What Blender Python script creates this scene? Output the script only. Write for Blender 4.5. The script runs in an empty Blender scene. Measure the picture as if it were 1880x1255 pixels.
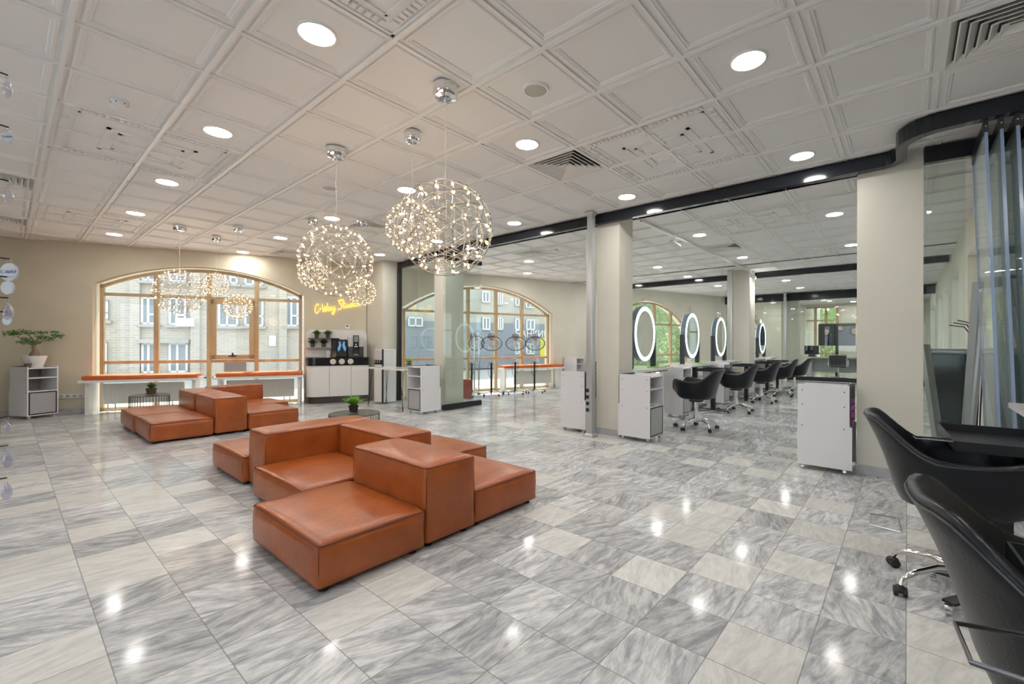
import bpy, bmesh, math, random
from math import sin, cos, pi, radians, sqrt
from mathutils import Vector, Matrix
random.seed(7)
S = bpy.context.scene
COL = S.collection
# ------------------------------------------------------------------ camera
YAW = radians(39.994); EYE = 1.2255; CEIL = 2.951
cam = bpy.data.objects.new('camera', bpy.data.cameras.new('camera')); COL.objects.link(cam)
cam.data.sensor_width = 36.0; cam.data.lens = 36.0*815.9/1880
cam.data.shift_x = -41.5/1880; cam.data.shift_y = 2.4/1880
cam.data.clip_start = 0.02; cam.data.clip_end = 300
fw = Vector((cos(YAW), sin(YAW), 0)); rt = Vector((sin(YAW), -cos(YAW), 0)); up = Vector((0, 0, 1))
roll = 0.0021
r2 = rt*cos(roll) + up*sin(roll)*1.0; u2 = up*cos(roll) - rt*sin(roll)
M = Matrix((r2, u2, -fw)).transposed().to_4x4(); M.translation = Vector((0, 0, EYE))
cam.matrix_world = M
S.camera = cam
S.view_settings.view_transform = 'Standard'; S.view_settings.look = 'None'
S.view_settings.exposure = 0.46; S.view_settings.gamma = 1.0; S.view_settings.use_curve_mapping = False
# ------------------------------------------------------------------ world and sun
W = bpy.data.worlds.new('world'); S.world = W; W.use_nodes = True
wn = W.node_tree.nodes; bg = wn['Background']
bg.inputs[0].default_value = (0.80, 0.90, 1.0, 1); bg.inputs[1].default_value = 1.8
sun = bpy.data.objects.new('sun', bpy.data.lights.new('sun', 'SUN')); COL.objects.link(sun)
sun.data.energy = 9.0; sun.data.angle = radians(0.6); sun.data.color = (1.0, 0.95, 0.86)
sd = Vector((-0.24, -0.40, -1.0)).normalized()
sun.rotation_euler = sd.to_track_quat('-Z', 'Y').to_euler()
DOWNLIGHT = 82.0; BULB = 3.0; PENDANT_W = 4.0
# ------------------------------------------------------------------ materials
MATS = {}
def mat(name, col=(.8, .8, .8), rough=.5, metal=0, emit=None, es=0, spec=.5, alpha=None, coat=0):
    if name in MATS: return MATS[name]
    m = bpy.data.materials.new(name); m.use_nodes = True; MATS[name] = m
    b = m.node_tree.nodes['Principled BSDF']
    b.inputs['Base Color'].default_value = (*col, 1); b.inputs['Roughness'].default_value = rough
    b.inputs['Metallic'].default_value = metal; b.inputs['Specular IOR Level'].default_value = spec
    b.inputs['Coat Weight'].default_value = coat
    if emit: b.inputs['Emission Color'].default_value = (*emit, 1); b.inputs['Emission Strength'].default_value = es
    return m
def sl(h):
    h = h.lstrip('#'); c = [int(h[i:i+2], 16)/255 for i in (0, 2, 4)]
    return tuple(x/12.92 if x <= .04045 else ((x+.055)/1.055)**2.4 for x in c)
def N(m, t, **kw):
    n = m.node_tree.nodes.new(t)
    for k, v in kw.items():
        if k.startswith('i_'): n.inputs[k[2:]].default_value = v
        else: setattr(n, k, v)
    return n
def L(m, a, b): m.node_tree.links.new(a, b)
def math_(m, op, a, b=None, c=None):
    n = N(m, 'ShaderNodeMath', operation=op)
    for i, v in enumerate((a, b, c)):
        if v is None: continue
        if isinstance(v, (int, float)): n.inputs[i].default_value = v
        else: L(m, v, n.inputs[i])
    return n.outputs[0]
def mixc(m, f, a, b, mode='MIX'):
    n = N(m, 'ShaderNodeMix', data_type='RGBA', blend_type=mode)
    for s, v in ((n.inputs[0], f), (n.inputs[6], a), (n.inputs[7], b)):
        if isinstance(v, (int, float)): s.default_value = v
        elif isinstance(v, tuple): s.default_value = (*v[:3], 1)
        else: L(m, v, s)
    return n.outputs[2]
def noise_mat(name, c1, c2, scale, rough=.5, bump=0, bscale=60, detail=4, metal=0, spec=.5, lo=.35, hi=.65, stretch=None, coat=0):
    m = mat(name, c1, rough, metal, spec=spec, coat=coat); b = m.node_tree.nodes['Principled BSDF']
    tc = N(m, 'ShaderNodeTexCoord'); src = tc.outputs['Object']
    if stretch:
        mp = N(m, 'ShaderNodeMapping'); mp.inputs['Scale'].default_value = stretch; L(m, src, mp.inputs[0]); src = mp.outputs[0]
    n = N(m, 'ShaderNodeTexNoise', i_Scale=scale, i_Detail=detail); L(m, src, n.inputs['Vector'])
    r = N(m, 'ShaderNodeMapRange'); r.inputs[1].default_value = lo; r.inputs[2].default_value = hi; L(m, n.outputs[0], r.inputs[0])
    L(m, mixc(m, r.outputs[0], c1, c2), b.inputs['Base Color'])
    if bump:
        n2 = N(m, 'ShaderNodeTexNoise', i_Scale=bscale, i_Detail=3.0); L(m, src, n2.inputs['Vector'])
        bp = N(m, 'ShaderNodeBump'); bp.inputs['Strength'].default_value = bump; bp.inputs['Distance'].default_value = .01
        L(m, n2.outputs[0], bp.inputs['Height']); L(m, bp.outputs[0], b.inputs['Normal'])
    return m
def glass(name, tint=(1, 1, 1), refl=.06, edge=.5, haze=0, rough=.0):
    m = bpy.data.materials.new(name); m.use_nodes = True; MATS[name] = m
    nt = m.node_tree; nt.nodes.clear()
    out = N(m, 'ShaderNodeOutputMaterial'); tr = N(m, 'ShaderNodeBsdfTransparent'); gl = N(m, 'ShaderNodeBsdfGlossy')
    tr.inputs[0].default_value = (*tint, 1); gl.inputs['Roughness'].default_value = rough
    lw = N(m, 'ShaderNodeLayerWeight'); lw.inputs[0].default_value = .5
    f = math_(m, 'POWER', lw.outputs['Facing'], 4.0)
    f = math_(m, 'MULTIPLY_ADD', f, edge, refl)
    mx = N(m, 'ShaderNodeMixShader'); L(m, f, mx.inputs[0]); L(m, tr.outputs[0], mx.inputs[1]); L(m, gl.outputs[0], mx.inputs[2])
    res = mx.outputs[0]
    if haze:
        df = N(m, 'ShaderNodeBsdfDiffuse'); df.inputs[0].default_value = (.75, .8, .8, 1)
        m2 = N(m, 'ShaderNodeMixShader'); m2.inputs[0].default_value = haze; L(m, res, m2.inputs[1]); L(m, df.outputs[0], m2.inputs[2]); res = m2.outputs[0]
    L(m, res, out.inputs[0]); return m

paint = noise_mat('wall_paint', (.61, .55, .425), (.64, .58, .45), 3, .85, .05, 200)
salon_paint = noise_mat('salon_wall_paint', (.66, .63, .535), (.69, .66, .56), 3, .85, .05, 200)
pillar_paint = noise_mat('pillar_paint', (.66, .635, .55), (.68, .655, .57), 3, .8, .05, 200)
ceil_white = mat('ceiling_white', (.79, .785, .775), .55)
tbar_white = mat('ceiling_bar_white', (.82, .81, .79), .3)
white = mat('white_laminate', (.74, .74, .76), .25, coat=.2)
white_gloss = mat('white_gloss', (.78, .77, .75), .12)
offwhite = mat('white_lacquer', (.80, .79, .76), .4)
black = mat('black_metal', (.012, .013, .016), .35)
black_gl = mat('black_gloss', (.012, .014, .02), .12)
black_pl = mat('black_plastic', (.02, .02, .022), .45)
charcoal = mat('charcoal_plastic', (.045, .047, .05), .4)
chrome = mat('chrome', (.82, .82, .84), .08, 1); wire_m = mat('pendant_wire', (.50, .49, .48), .18, 1)
steel = mat('brushed_aluminium', (.55, .57, .58), .35, 1)
alu = mat('satin_aluminium', (.52, .53, .53), .4, .6)
grey_skirt = noise_mat('grey_marble_skirting', (.36, .37, .38), (.48, .49, .50), 8, .3)
wood = noise_mat('wood_frame', sl('b09670'), sl('c0aa84'), 6, .45, 0, stretch=(1, 1, .15))
orange = noise_mat('orange_leather', sl('c9632f'), sl('d4713a'), 5, .4)
leather = noise_mat('cognac_leather', sl('ac5a26'), sl('8c4316'), 5.0, .29, .22, 28, 6, lo=.3, hi=.75, spec=.6)
piping_m = mat('leather_piping', sl('6e3415'), .45)
blk_leather = noise_mat('black_leather', (.005, .006, .008), (.012, .013, .017), 8, .30, .12, 120, spec=.35)
foot_m = mat('black_rubber', (.01, .01, .01), .6)
rad_m = mat('radiator_white', (.78, .77, .72), .4)
ringlight = mat('led_ring', (.9, .95, 1), .4, emit=(.72, .92, 1.0), es=1.5)
mirror_m = mat('mirror', (.80, .84, .83), .01, 1)
lamp_disc = mat('downlight_diffuser', (1, 1, 1), .4, emit=(1, .97, .92), es=DOWNLIGHT)
bulb_m = mat('bulb_glow', (1, .9, .7), .3, emit=(1, .62, .27), es=BULB)
neon_m = mat('neon_tube', (1, .8, .2), .3, emit=(1, .62, .03), es=2.2)
terracotta = mat('brown_pot', (.10, .055, .04), .5)
soil = mat('soil', (.05, .035, .025), .9)
leaf = noise_mat('leaf_green', (.05, .16, .025), (.10, .26, .04), 30, .5)
leaf_b = noise_mat('bright_leaf_green', (.16, .40, .04), (.26, .52, .08), 30, .5)
leaf_d = noise_mat('dark_leaf_green', (.025, .08, .02), (.05, .13, .03), 30, .5)
bark = noise_mat('bark', (.20, .13, .08), (.32, .22, .13), 20, .8, .4, 40)
g_win = glass('window_glass', (.96, .98, .97), .035, .35)
g_part = glass('partition_glass', (.93, .965, .95), .05, .5)
g_stack = glass('stacked_glass', (.86, .93, .93), .07, .45, haze=.24)  # diffuse haze paints in brightness the panes lack before the dark niche
g_clear = glass('clear_acrylic', (.93, .93, .98), .14, .6)
seal = mat('clear_blue_seal', (.42, .55, .78), .15, spec=.8)
seal.node_tree.nodes['Principled BSDF'].inputs['Transmission Weight'].default_value = .35
red_m = mat('red_plastic', (.75, .06, .05), .35)
magenta = mat('magenta_plastic', (.55, .01, .42), .4)
g_hood = glass('clear_hood', (.86, .93, .97), .22, .6)

def mesh_mat():
    """perforated black expanded-metal mesh over a white backing (real colour pattern)"""
    m = mat('black_mesh_panel', (.02, .02, .02), .4); b = m.node_tree.nodes['Principled BSDF']
    tc = N(m, 'ShaderNodeTexCoord'); sp = N(m, 'ShaderNodeSeparateXYZ'); L(m, tc.outputs['Object'], sp.inputs[0])
    h = math_(m, 'ADD', sp.outputs[0], sp.outputs[1])
    a = math_(m, 'MULTIPLY', h, 26.0); z = math_(m, 'MULTIPLY', sp.outputs[2], 42.0)
    p = math_(m, 'FRACT', math_(m, 'ADD', a, z)); q = math_(m, 'FRACT', math_(m, 'SUBTRACT', a, z))
    p = math_(m, 'ABSOLUTE', math_(m, 'SUBTRACT', p, .5)); q = math_(m, 'ABSOLUTE', math_(m, 'SUBTRACT', q, .5))
    k = math_(m, 'GREATER_THAN', math_(m, 'MAXIMUM', p, q), .405)
    L(m, mixc(m, k, (.58, .58, .60), (.012, .012, .016)), b.inputs['Base Color']); return m
mesh_m = mesh_mat()

def floor_mat():
    m = mat('marble_floor', (.6, .6, .6), .16, spec=.07); b = m.node_tree.nodes['Principled BSDF']
    ge = N(m, 'ShaderNodeNewGeometry'); mp = N(m, 'ShaderNodeMapping'); L(m, ge.outputs['Position'], mp.inputs[0])
    T = .30; mp.inputs['Location'].default_value = (-.261/T, -.3025/T, 0); mp.inputs['Scale'].default_value = (1/T, 1/T, 1)
    sp = N(m, 'ShaderNodeSeparateXYZ'); L(m, mp.outputs[0], sp.inputs[0])
    ix = math_(m, 'FLOOR', sp.outputs[0]); iy = math_(m, 'FLOOR', sp.outputs[1])
    fx = math_(m, 'FRACT', sp.outputs[0]); fy = math_(m, 'FRACT', sp.outputs[1])
    ex = math_(m, 'MINIMUM', fx, math_(m, 'SUBTRACT', 1.0, fx)); ey = math_(m, 'MINIMUM', fy, math_(m, 'SUBTRACT', 1.0, fy))
    e = math_(m, 'MINIMUM', ex, ey); gr = math_(m, 'LESS_THAN', e, .0065)
    cb = N(m, 'ShaderNodeCombineXYZ'); L(m, ix, cb.inputs[0]); L(m, iy, cb.inputs[1])
    w = N(m, 'ShaderNodeTexWhiteNoise', noise_dimensions='3D'); L(m, cb.outputs[0], w.inputs[0])
    ws = N(m, 'ShaderNodeSeparateColor'); L(m, w.outputs['Color'], ws.inputs[0])
    # per tile vein angle and offset
    ang = math_(m, 'MULTIPLY_ADD', math_(m, 'SUBTRACT', ws.outputs[0], .5), 1.0, .12)
    vr = N(m, 'ShaderNodeVectorRotate', rotation_type='Z_AXIS'); L(m, ge.outputs['Position'], vr.inputs['Vector']); L(m, ang, vr.inputs['Angle'])
    off = N(m, 'ShaderNodeVectorMath', operation='SCALE'); L(m, w.outputs['Color'], off.inputs[0]); off.inputs['Scale'].default_value = 13.0
    ad = N(m, 'ShaderNodeVectorMath', operation='ADD'); L(m, vr.outputs[0], ad.inputs[0]); L(m, off.outputs[0], ad.inputs[1])
    m1 = N(m, 'ShaderNodeMapping'); m1.inputs['Scale'].default_value = (3.0, 13.0, 1); L(m, ad.outputs[0], m1.inputs[0])
    n1 = N(m, 'ShaderNodeTexNoise', i_Scale=1.6, i_Detail=7.0, i_Roughness=.62, i_Distortion=.9); L(m, m1.outputs[0], n1.inputs['Vector'])
    n2 = N(m, 'ShaderNodeTexNoise', i_Scale=5.0, i_Detail=8.0, i_Roughness=.68, i_Distortion=.5); L(m, m1.outputs[0], n2.inputs['Vector'])
    r1 = N(m, 'ShaderNodeMapRange'); r1.inputs[1].default_value = .36; r1.inputs[2].default_value = .60; L(m, n1.outputs[0], r1.inputs[0])
    r2_ = N(m, 'ShaderNodeMapRange'); r2_.inputs[1].default_value = .34; r2_.inputs[2].default_value = .58; L(m, n2.outputs[0], r2_.inputs[0])
    c = mixc(m, r1.outputs[0], (.40, .41, .43), (.73, .73, .725))
    c = mixc(m, r2_.outputs[0], mixc(m, 1.0, c, (.74, .75, .77), 'MULTIPLY'), c)
    br = math_(m, 'MULTIPLY_ADD', math_(m, 'POWER', ws.outputs[1], 1.3), .30, .78)
    cc = N(m, 'ShaderNodeCombineXYZ'); [L(m, br, cc.inputs[i]) for i in range(3)]
    c = mixc(m, 1.0, c, cc.outputs[0], 'MULTIPLY')
    wm = math_(m, 'MULTIPLY', math_(m, 'GREATER_THAN', ws.outputs[2], .80), .55)
    c = mixc(m, wm, c, (.74, .725, .68))
    c = mixc(m, math_(m, 'MULTIPLY', gr, .75), c, (.20, .195, .185))
    L(m, c, b.inputs['Base Color'])
    L(m, math_(m, 'MULTIPLY_ADD', n2.outputs[0], .07, .07), b.inputs['Roughness']); return m
floor_m = floor_mat()

def brick_mat(name, c1, c2, mort, sc=1.0):
    m = mat(name, c1, .85); b = m.node_tree.nodes['Principled BSDF']
    tc = N(m, 'ShaderNodeTexCoord'); br = N(m, 'ShaderNodeTexBrick'); mp = N(m, 'ShaderNodeMapping')
    sp = N(m, 'ShaderNodeSeparateXYZ'); L(m, tc.outputs['Object'], sp.inputs[0]); cb = N(m, 'ShaderNodeCombineXYZ')
    L(m, sp.outputs[0], cb.inputs[0]); L(m, sp.outputs[2], cb.inputs[1]); L(m, cb.outputs[0], br.inputs[0])
    br.inputs['Color1'].default_value = (*c1, 1); br.inputs['Color2'].default_value = (*c2, 1); br.inputs['Mortar'].default_value = (*mort, 1)
    br.inputs['Scale'].default_value = 1.0; br.inputs['Brick Width'].default_value = .27*sc; br.inputs['Row Height'].default_value = .09*sc
    br.inputs['Mortar Size'].default_value = .008
    n = N(m, 'ShaderNodeTexNoise', i_Scale=.5, i_Detail=6.0); L(m, tc.outputs['Object'], n.inputs['Vector'])
    r = N(m, 'ShaderNodeMapRange'); r.inputs[1].default_value = .35; r.inputs[2].default_value = .7; L(m, n.outputs[0], r.inputs[0])
    L(m, mixc(m, r.outputs[0], br.outputs[0], mixc(m, .35, br.outputs[0], (.5, .5, .5))), b.inputs['Base Color']); return m
brick_m = brick_mat('pale_brick', (.60, .52, .42), (.50, .44, .36), (.66, .63, .58))

# ------------------------------------------------------------------ mesh helpers
def obj(name, bm, m=None, parent=None, smooth=None, mods=None):
    me = bpy.data.meshes.new(name)
    bmesh.ops.recalc_face_normals(bm, faces=bm.faces)
    bm.to_mesh(me); bm.free()
    if m: me.materials.append(m)
    if smooth is not None:
        for p in me.polygons: p.use_smooth = True
        if smooth: me.set_sharp_from_angle(angle=radians(smooth))
    o = bpy.data.objects.new(name, me); COL.objects.link(o)
    if parent: o.parent = parent
    return o
def thing(name, label, cat, loc=(0, 0, 0), rz=0, group=None):
    o = bpy.data.objects.new(name, None); COL.objects.link(o); o.empty_display_size = .1
    o.location = loc; o.rotation_euler = (0, 0, rz); o['label'] = label; o['category'] = cat
    if group: o['group'] = group
    return o
def tag(o, label, cat, group=None):
    o['label'] = label; o['category'] = cat
    if group: o['group'] = group
    return o
def struct(o, label=None):
    o['kind'] = 'structure'
    if label: o['label'] = label
    return o
def dup(src, loc, rz=0, label=None, group=None):
    r = src.copy(); COL.objects.link(r); r.location = loc; r.rotation_euler = (0, 0, rz)
    if label: r['label'] = label
    if group: r['group'] = group
    for ch in list(src.children):
        c = ch.copy(); COL.objects.link(c); c.parent = r
        for g in ch.children:
            d = g.copy(); COL.objects.link(d); d.parent = c
    return r
def text_obj(name, body, size, ext, m, parent, align=None):
    cu = bpy.data.curves.new(name, 'FONT'); cu.body = body; cu.size = size; cu.extrude = ext
    if align: cu.align_x = align; cu.align_y = 'CENTER'
    tmp = bpy.data.objects.new(name, cu); COL.objects.link(tmp)
    me = bpy.data.meshes.new_from_object(tmp.evaluated_get(bpy.context.evaluated_depsgraph_get()))
    bpy.data.objects.remove(tmp); me.materials.clear(); me.materials.append(m); me.name = name
    o = bpy.data.objects.new(name, me); COL.objects.link(o); o.parent = parent; return o
def B(): return bmesh.new()
def box(bm, x0, y0, z0, x1, y1, z1, bev=0, mtx=None):
    r = bmesh.ops.create_cube(bm, size=1)
    vs = r['verts']
    for v in vs:
        v.co = Vector(((x0+x1)/2+v.co.x*(x1-x0), (y0+y1)/2+v.co.y*(y1-y0), (z0+z1)/2+v.co.z*(z1-z0)))
    if bev:
        es = list({e for v in vs for e in v.link_edges})
        q = bmesh.ops.bevel(bm, geom=es, offset=bev, segments=2, affect='EDGES', profile=.5)
        vs = list({v for f in q['faces'] for v in f.verts} | {v for v in vs if v.is_valid})
    if mtx:
        for v in vs: v.co = mtx @ v.co
    return bm
def bx(x0, y0, z0, x1, y1, z1, bev=0): return box(B(), x0, y0, z0, x1, y1, z1, bev)
def tube(bm, pts, r, seg=6, closed=False, cap=True):
    pts = [Vector(p) for p in pts]; n = len(pts); rings = []
    prev = None
    for i, p in enumerate(pts):
        if closed: t = pts[(i+1) % n]-pts[i-1]
        else: t = pts[min(i+1, n-1)]-pts[max(i-1, 0)]
        if t.length < 1e-9: t = Vector((0, 0, 1))
        t.normalize()
        if prev is None:
            a = Vector((0, 0, 1)) if abs(t.z) < .9 else Vector((1, 0, 0))
            nrm = t.cross(a).normalized()
        else:
            nrm = (prev-t*prev.dot(t))
            if nrm.length < 1e-6: nrm = t.orthogonal()
            nrm.normalize()
        prev = nrm; bn = t.cross(nrm); rr = r[i] if isinstance(r, (list, tuple)) else r
        rings.append([bm.verts.new(p+(nrm*cos(2*pi*k/seg)+bn*sin(2*pi*k/seg))*rr) for k in range(seg)])
    m = n if closed else n-1
    for i in range(m):
        a, b = rings[i], rings[(i+1) % n]
        for k in range(seg): bm.faces.new((a[k], a[(k+1) % seg], b[(k+1) % seg], b[k]))
    if cap and not closed: bm.faces.new(rings[0][::-1]); bm.faces.new(rings[-1])
    return bm
def cyl(bm, p0, p1, r, seg=16): return tube(bm, [p0, p1], r, seg)
def lathe(bm, prof, seg=24, c=(0, 0, 0), sx=1, sy=1):
    rings = []
    for r, z in prof:
        if r < 1e-6: rings.append([bm.verts.new((c[0], c[1], c[2]+z))])
        else: rings.append([bm.verts.new((c[0]+r*sx*cos(2*pi*k/seg), c[1]+r*sy*sin(2*pi*k/seg), c[2]+z)) for k in range(seg)])
    for a, b in zip(rings, rings[1:]):
        for k in range(seg):
            k2 = (k+1) % seg
            if len(a) == 1 and len(b) == 1: continue
            if len(a) == 1: bm.faces.new((a[0], b[k], b[k2]))
            elif len(b) == 1: bm.faces.new((a[k], a[k2], b[0]))
            else: bm.faces.new((a[k], a[k2], b[k2], b[k]))
    for rg, fl in ((rings[0], 1), (rings[-1], 0)):
        if len(rg) > 2: bm.faces.new(rg[::-1] if fl else rg)
    return bm
def prism(bm, pts, z0, z1):
    a = [bm.verts.new((x, y, z0)) for x, y in pts]; b = [bm.verts.new((x, y, z1)) for x, y in pts]; n = len(pts)
    bm.faces.new(a[::-1]); bm.faces.new(b)
    for i in range(n): bm.faces.new((a[i], a[(i+1) % n], b[(i+1) % n], b[i]))
    return bm
def rrect(x0, y0, x1, y1, r, k=6, corners=(1, 1, 1, 1)):
    out = []
    for i, (cx, cy, a0) in enumerate(((x0+r, y0+r, pi), (x1-r, y0+r, 1.5*pi), (x1-r, y1-r, 0), (x0+r, y1-r, .5*pi))):
        if corners[i]: out += [(cx+r*cos(a0+pi/2*j/k), cy+r*sin(a0+pi/2*j/k)) for j in range(k+1)]
        else: out.append(((x0, x1, x1, x0)[i], (y0, y0, y1, y1)[i]))
    return out
class Fr:
    """wall frame: u along the wall, d towards the room, z up"""
    def __init__(s, o, p):
        s.o = Vector((o[0], o[1], 0)); s.u = Vector((p[0]-o[0], p[1]-o[1], 0)).normalized()
        s.n = Vector((s.u.y, -s.u.x, 0))
        s.m = Matrix((( s.u.x, s.n.x, 0, o[0]), (s.u.y, s.n.y, 0, o[1]), (0, 0, 1, 0), (0, 0, 0, 1)))
    def P(s, u, d, z): return s.m @ Vector((u, d, z))
    def rz(s): return math.atan2(s.u.y, s.u.x)
    def box(s, bm, u0, u1, d0, d1, z0, z1, bev=0): return box(bm, u0, d0, z0, u1, d1, z1, bev, s.m)
W1 = Fr((0, 11.5), (5, 9.22)); W2 = Fr((5.8, 9.05), (10.5, 7.4)); W3 = Fr((10.5, 7.4), (16.95, 5.47)); W4 = Fr((16.95, 5.47), (24, 3.25))

# ------------------------------------------------------------------ walls with arched windows
def arc(uL, uR, zL, zR, za, u):
    """segmental arch height"""
    t = (u-uL)/(uR-uL); base = zL+(zR-zL)*t; h = za-(zL+zR)/2; w = (uR-uL)/2
    R = (w*w+h*h)/(2*h); x = (t-.5)*2*w
    return base+sqrt(max(R*R-x*x, 0))-(R-h)
def arch_wall(name, F, u0, u1, d0, d1, opens, m, top=CEIL+.15):
    bm = B(); cur = u0
    for (uL, uR, zL, zR, za) in opens:
        F.box(bm, cur, uL, d0, d1, 0, top); n = 28; prev = None
        for i in range(n+1):
            u = uL+(uR-uL)*i/n; z = arc(uL, uR, zL, zR, za, u)
            ring = [bm.verts.new(F.P(u, d, zz)) for d, zz in ((d0, z), (d1, z), (d1, top), (d0, top))]
            if prev:
                for k in range(4): bm.faces.new((prev[k], prev[(k+1) % 4], ring[(k+1) % 4], ring[k]))
            prev = ring
        cur = uR
    F.box(bm, cur, u1, d0, d1, 0, top)
    return struct(obj(name, bm, m))
def arched_window(n, F, uL, uR, zL, zR, za, mull, trans, zb=0.0, casement=None, fw_=.055, label=None):
    t = struct(bpy.data.objects.new('window_%d' % n, None), label); COL.objects.link(t)
    t.matrix_world = F.m
    G = Fr((0, 0), (1, 0)); G.m = Matrix.Identity(4)
    A = lambda u: arc(uL, uR, zL, zR, za, u)
    bm = B(); da, db = -.07, .0
    box(bm, uL, da, zb, uL+fw_, db, A(uL+fw_)); box(bm, uR-fw_, da, zb, uR, db, A(uR-fw_))
    prev = None; k = 28
    for i in range(k+1):
        u = uL+(uR-uL)*i/k; z = A(u)
        ring = [bm.verts.new((u, d, zz)) for d, zz in ((da, z-fw_*1.05), (db, z-fw_*1.05), (db, z), (da, z))]
        if prev:
            for j in range(4): bm.faces.new((prev[j], prev[(j+1) % 4], ring[(j+1) % 4], ring[j]))
        else: bm.faces.new(ring)
        prev = ring
    bm.faces.new(prev[::-1])
    for u in mull: box(bm, u-fw_*.65, da-.01, zb, u+fw_*.65, db+.012, A(u)-.01)
    for z in trans: box(bm, uL+.01, da+.005, z-fw_*.5, uR-.01, db-.004, z+fw_*.5)
    box(bm, uL, da, zb, uR, db, zb+.06)
    obj('window_frame', bm, wood, t)
    bm = B(); prev = None
    for i in range(k+1):
        u = uL+.02+(uR-uL-.04)*i/k; z = A(u)-.03
        ring = [bm.verts.new((u, d, zz)) for d, zz in ((-.04, zb+.03), (-.034, zb+.03), (-.034, z), (-.04, z))]
        if prev:
            for j in range(4): bm.faces.new((prev[j], prev[(j+1) % 4], ring[(j+1) % 4], ring[j]))
        else: bm.faces.new(ring)
        prev = ring
    bm.faces.new(prev[::-1]); obj('window_glass', bm, g_win, t)
    if casement:
        a, b, z0, z1 = casement; bm = B(); w = .085
        box(bm, a, .0, z0, a+w, .03, z1); box(bm, b-w, .0, z0, b, .03, z1); box(bm, a, .0, z0, b, .03, z0+w); box(bm, a, .0, z1-w, b, .03, z1)
        c = obj('casement', bm, wood, t)
        bm = B(); m_ = (a+b)/2; box(bm, m_-.07, .03, z0+.055, m_+.06, .045, z0+.075); box(bm, m_-.02, .03, z0+.05, m_+.01, .05, z0+.125, .004)
        obj('handle', bm, black, c)
    return t
# floor and ceiling
fl_bm = B(); prism(fl_bm, [(-4, -4), (24, -4), (24, 3.0), (16.95, 5.75), (10.6, 7.7), (5.8, 9.4), (0, 11.9), (-4, 13.7)], -.12, 0)
struct(obj('floor', fl_bm, floor_m))
def clip(bm, co, no):
    bmesh.ops.bisect_plane(bm, geom=bm.verts[:]+bm.edges[:]+bm.faces[:], plane_co=co, plane_no=no, clear_outer=True)
X0, Y0, T = .2256, .4467, .6
DECO = [(i, j) for i in (1, 6, 11, 16, 21, 26) for j in (-4, 2, 8, 14)]
def is_deco(i, j):
    for a, b in DECO:
        if a-1 <= i <= a and b-1 <= j <= b: return (a, b)
    return None
VENT = {(5, 3), (5, 9), (13, 3), (-1, 11), (-1, 15), (5, 14), (5, -2), (10, 8)}
def ceiling_zone(i0, i1, planes):
    bm = B(); bars = B()
    prof = [(.010, .010), (.034, .010), (.040, .003), (.052, .001), (.056, .005), (.068, .006), (.074, .013)]
    for i in range(i0, i1):
        for j in range(-7, 20):
            x0, y0 = X0+i*T, Y0+j*T
            if y0 > 12.8 - .40*x0: continue
            if (i, j) in VENT: continue
            if is_deco(i, j):
                f = [bm.verts.new((x0+a*T, y0+b*T, CEIL+.012)) for a, b in ((0, 0), (1, 0), (1, 1), (0, 1))]; bm.faces.new(f); continue
            prev = [bm.verts.new((x0+a*T, y0+b*T, CEIL+.012)) for a, b in ((0, 0), (1, 0), (1, 1), (0, 1))]
            for ins, z in prof:
                cur = [bm.verts.new((x0+(ins if a == 0 else T-ins), y0+(ins if b == 0 else T-ins), CEIL+z)) for a, b in ((0, 0), (1, 0), (1, 1), (0, 1))]
                for k in range(4): bm.faces.new((prev[k], prev[(k+1) % 4], cur[(k+1) % 4], cur[k]))
                prev = cur
            bm.faces.new(prev)
    for a, b in DECO:
        if not (i0 <= a-1 and a < i1): continue
        cx, cy = X0+a*T, Y0+b*T
        def ring(r, w, z):
            box(bm, cx-r, cy-r, CEIL+z, cx+r, cy-r+w, CEIL+.013); box(bm, cx-r, cy+r-w, CEIL+z, cx+r, cy+r, CEIL+.013)
            box(bm, cx-r, cy-r, CEIL+z, cx-r+w, cy+r, CEIL+.013); box(bm, cx+r-w, cy-r, CEIL+z, cx+r, cy+r, CEIL+.013)
        ring(.585, .018, .004); ring(.475, .014, .005); ring(.30, .028, .004); ring(.22, .022, .005)
        for s in range(-12, 13):
            for q in (-.53, .53):
                box(bm, cx+s*.04-.012, cy+q-.022, CEIL+.001, cx+s*.04+.012, cy+q+.022, CEIL+.013)
                box(bm, cx+q-.022, cy+s*.04-.012, CEIL+.001, cx+q+.022, cy+s*.04+.012, CEIL+.013)
        for a_ in (-1, 1):
            box(bm, cx-.04, cy+a_*.26-.12, CEIL+.003, cx+.04, cy+a_*.26+.12, CEIL+.0125); box(bm, cx+a_*.26-.12, cy-.04, CEIL+.003, cx+a_*.26+.12, cy+.04, CEIL+.0125)
    for i in range(i0, i1+1):
        x = X0+i*T; box(bars, x-.013, -4, CEIL-.004, x+.013, 12.8-.40*x, CEIL+.02)
    for j in range(-7, 20):
        y = Y0+j*T; box(bars, X0+i0*T, y-.007, CEIL-.001, X0+i1*T, y+.007, CEIL+.02)
    xa, xb = X0+i0*T, X0+i1*T
    box(bars, xa, -4, CEIL+.05, xb, 13.4-.36*xa, CEIL+.10)
    for b_ in (bm, bars):
        for co, no in planes: clip(b_, co, no)
    return bm, bars
zones = []
for k, (a, b, F) in enumerate(((-7, 9, W1), (9, 17, W2), (17, 28, W3), (28, 39, W4))):
    pl = [(F.P(0, -.2, 0), -F.n)]
    bm, bars = ceiling_zone(a, b, pl)
    zones.append((bm, bars))
c0 = struct(obj('ceiling', zones[0][0], ceil_white))
obj('ceiling_grid', zones[0][1], tbar_white, c0)
for bm, bars in zones[1:]:
    obj('ceiling_panel', bm, ceil_white, c0); obj('ceiling_grid', bars, tbar_white, c0)

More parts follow.
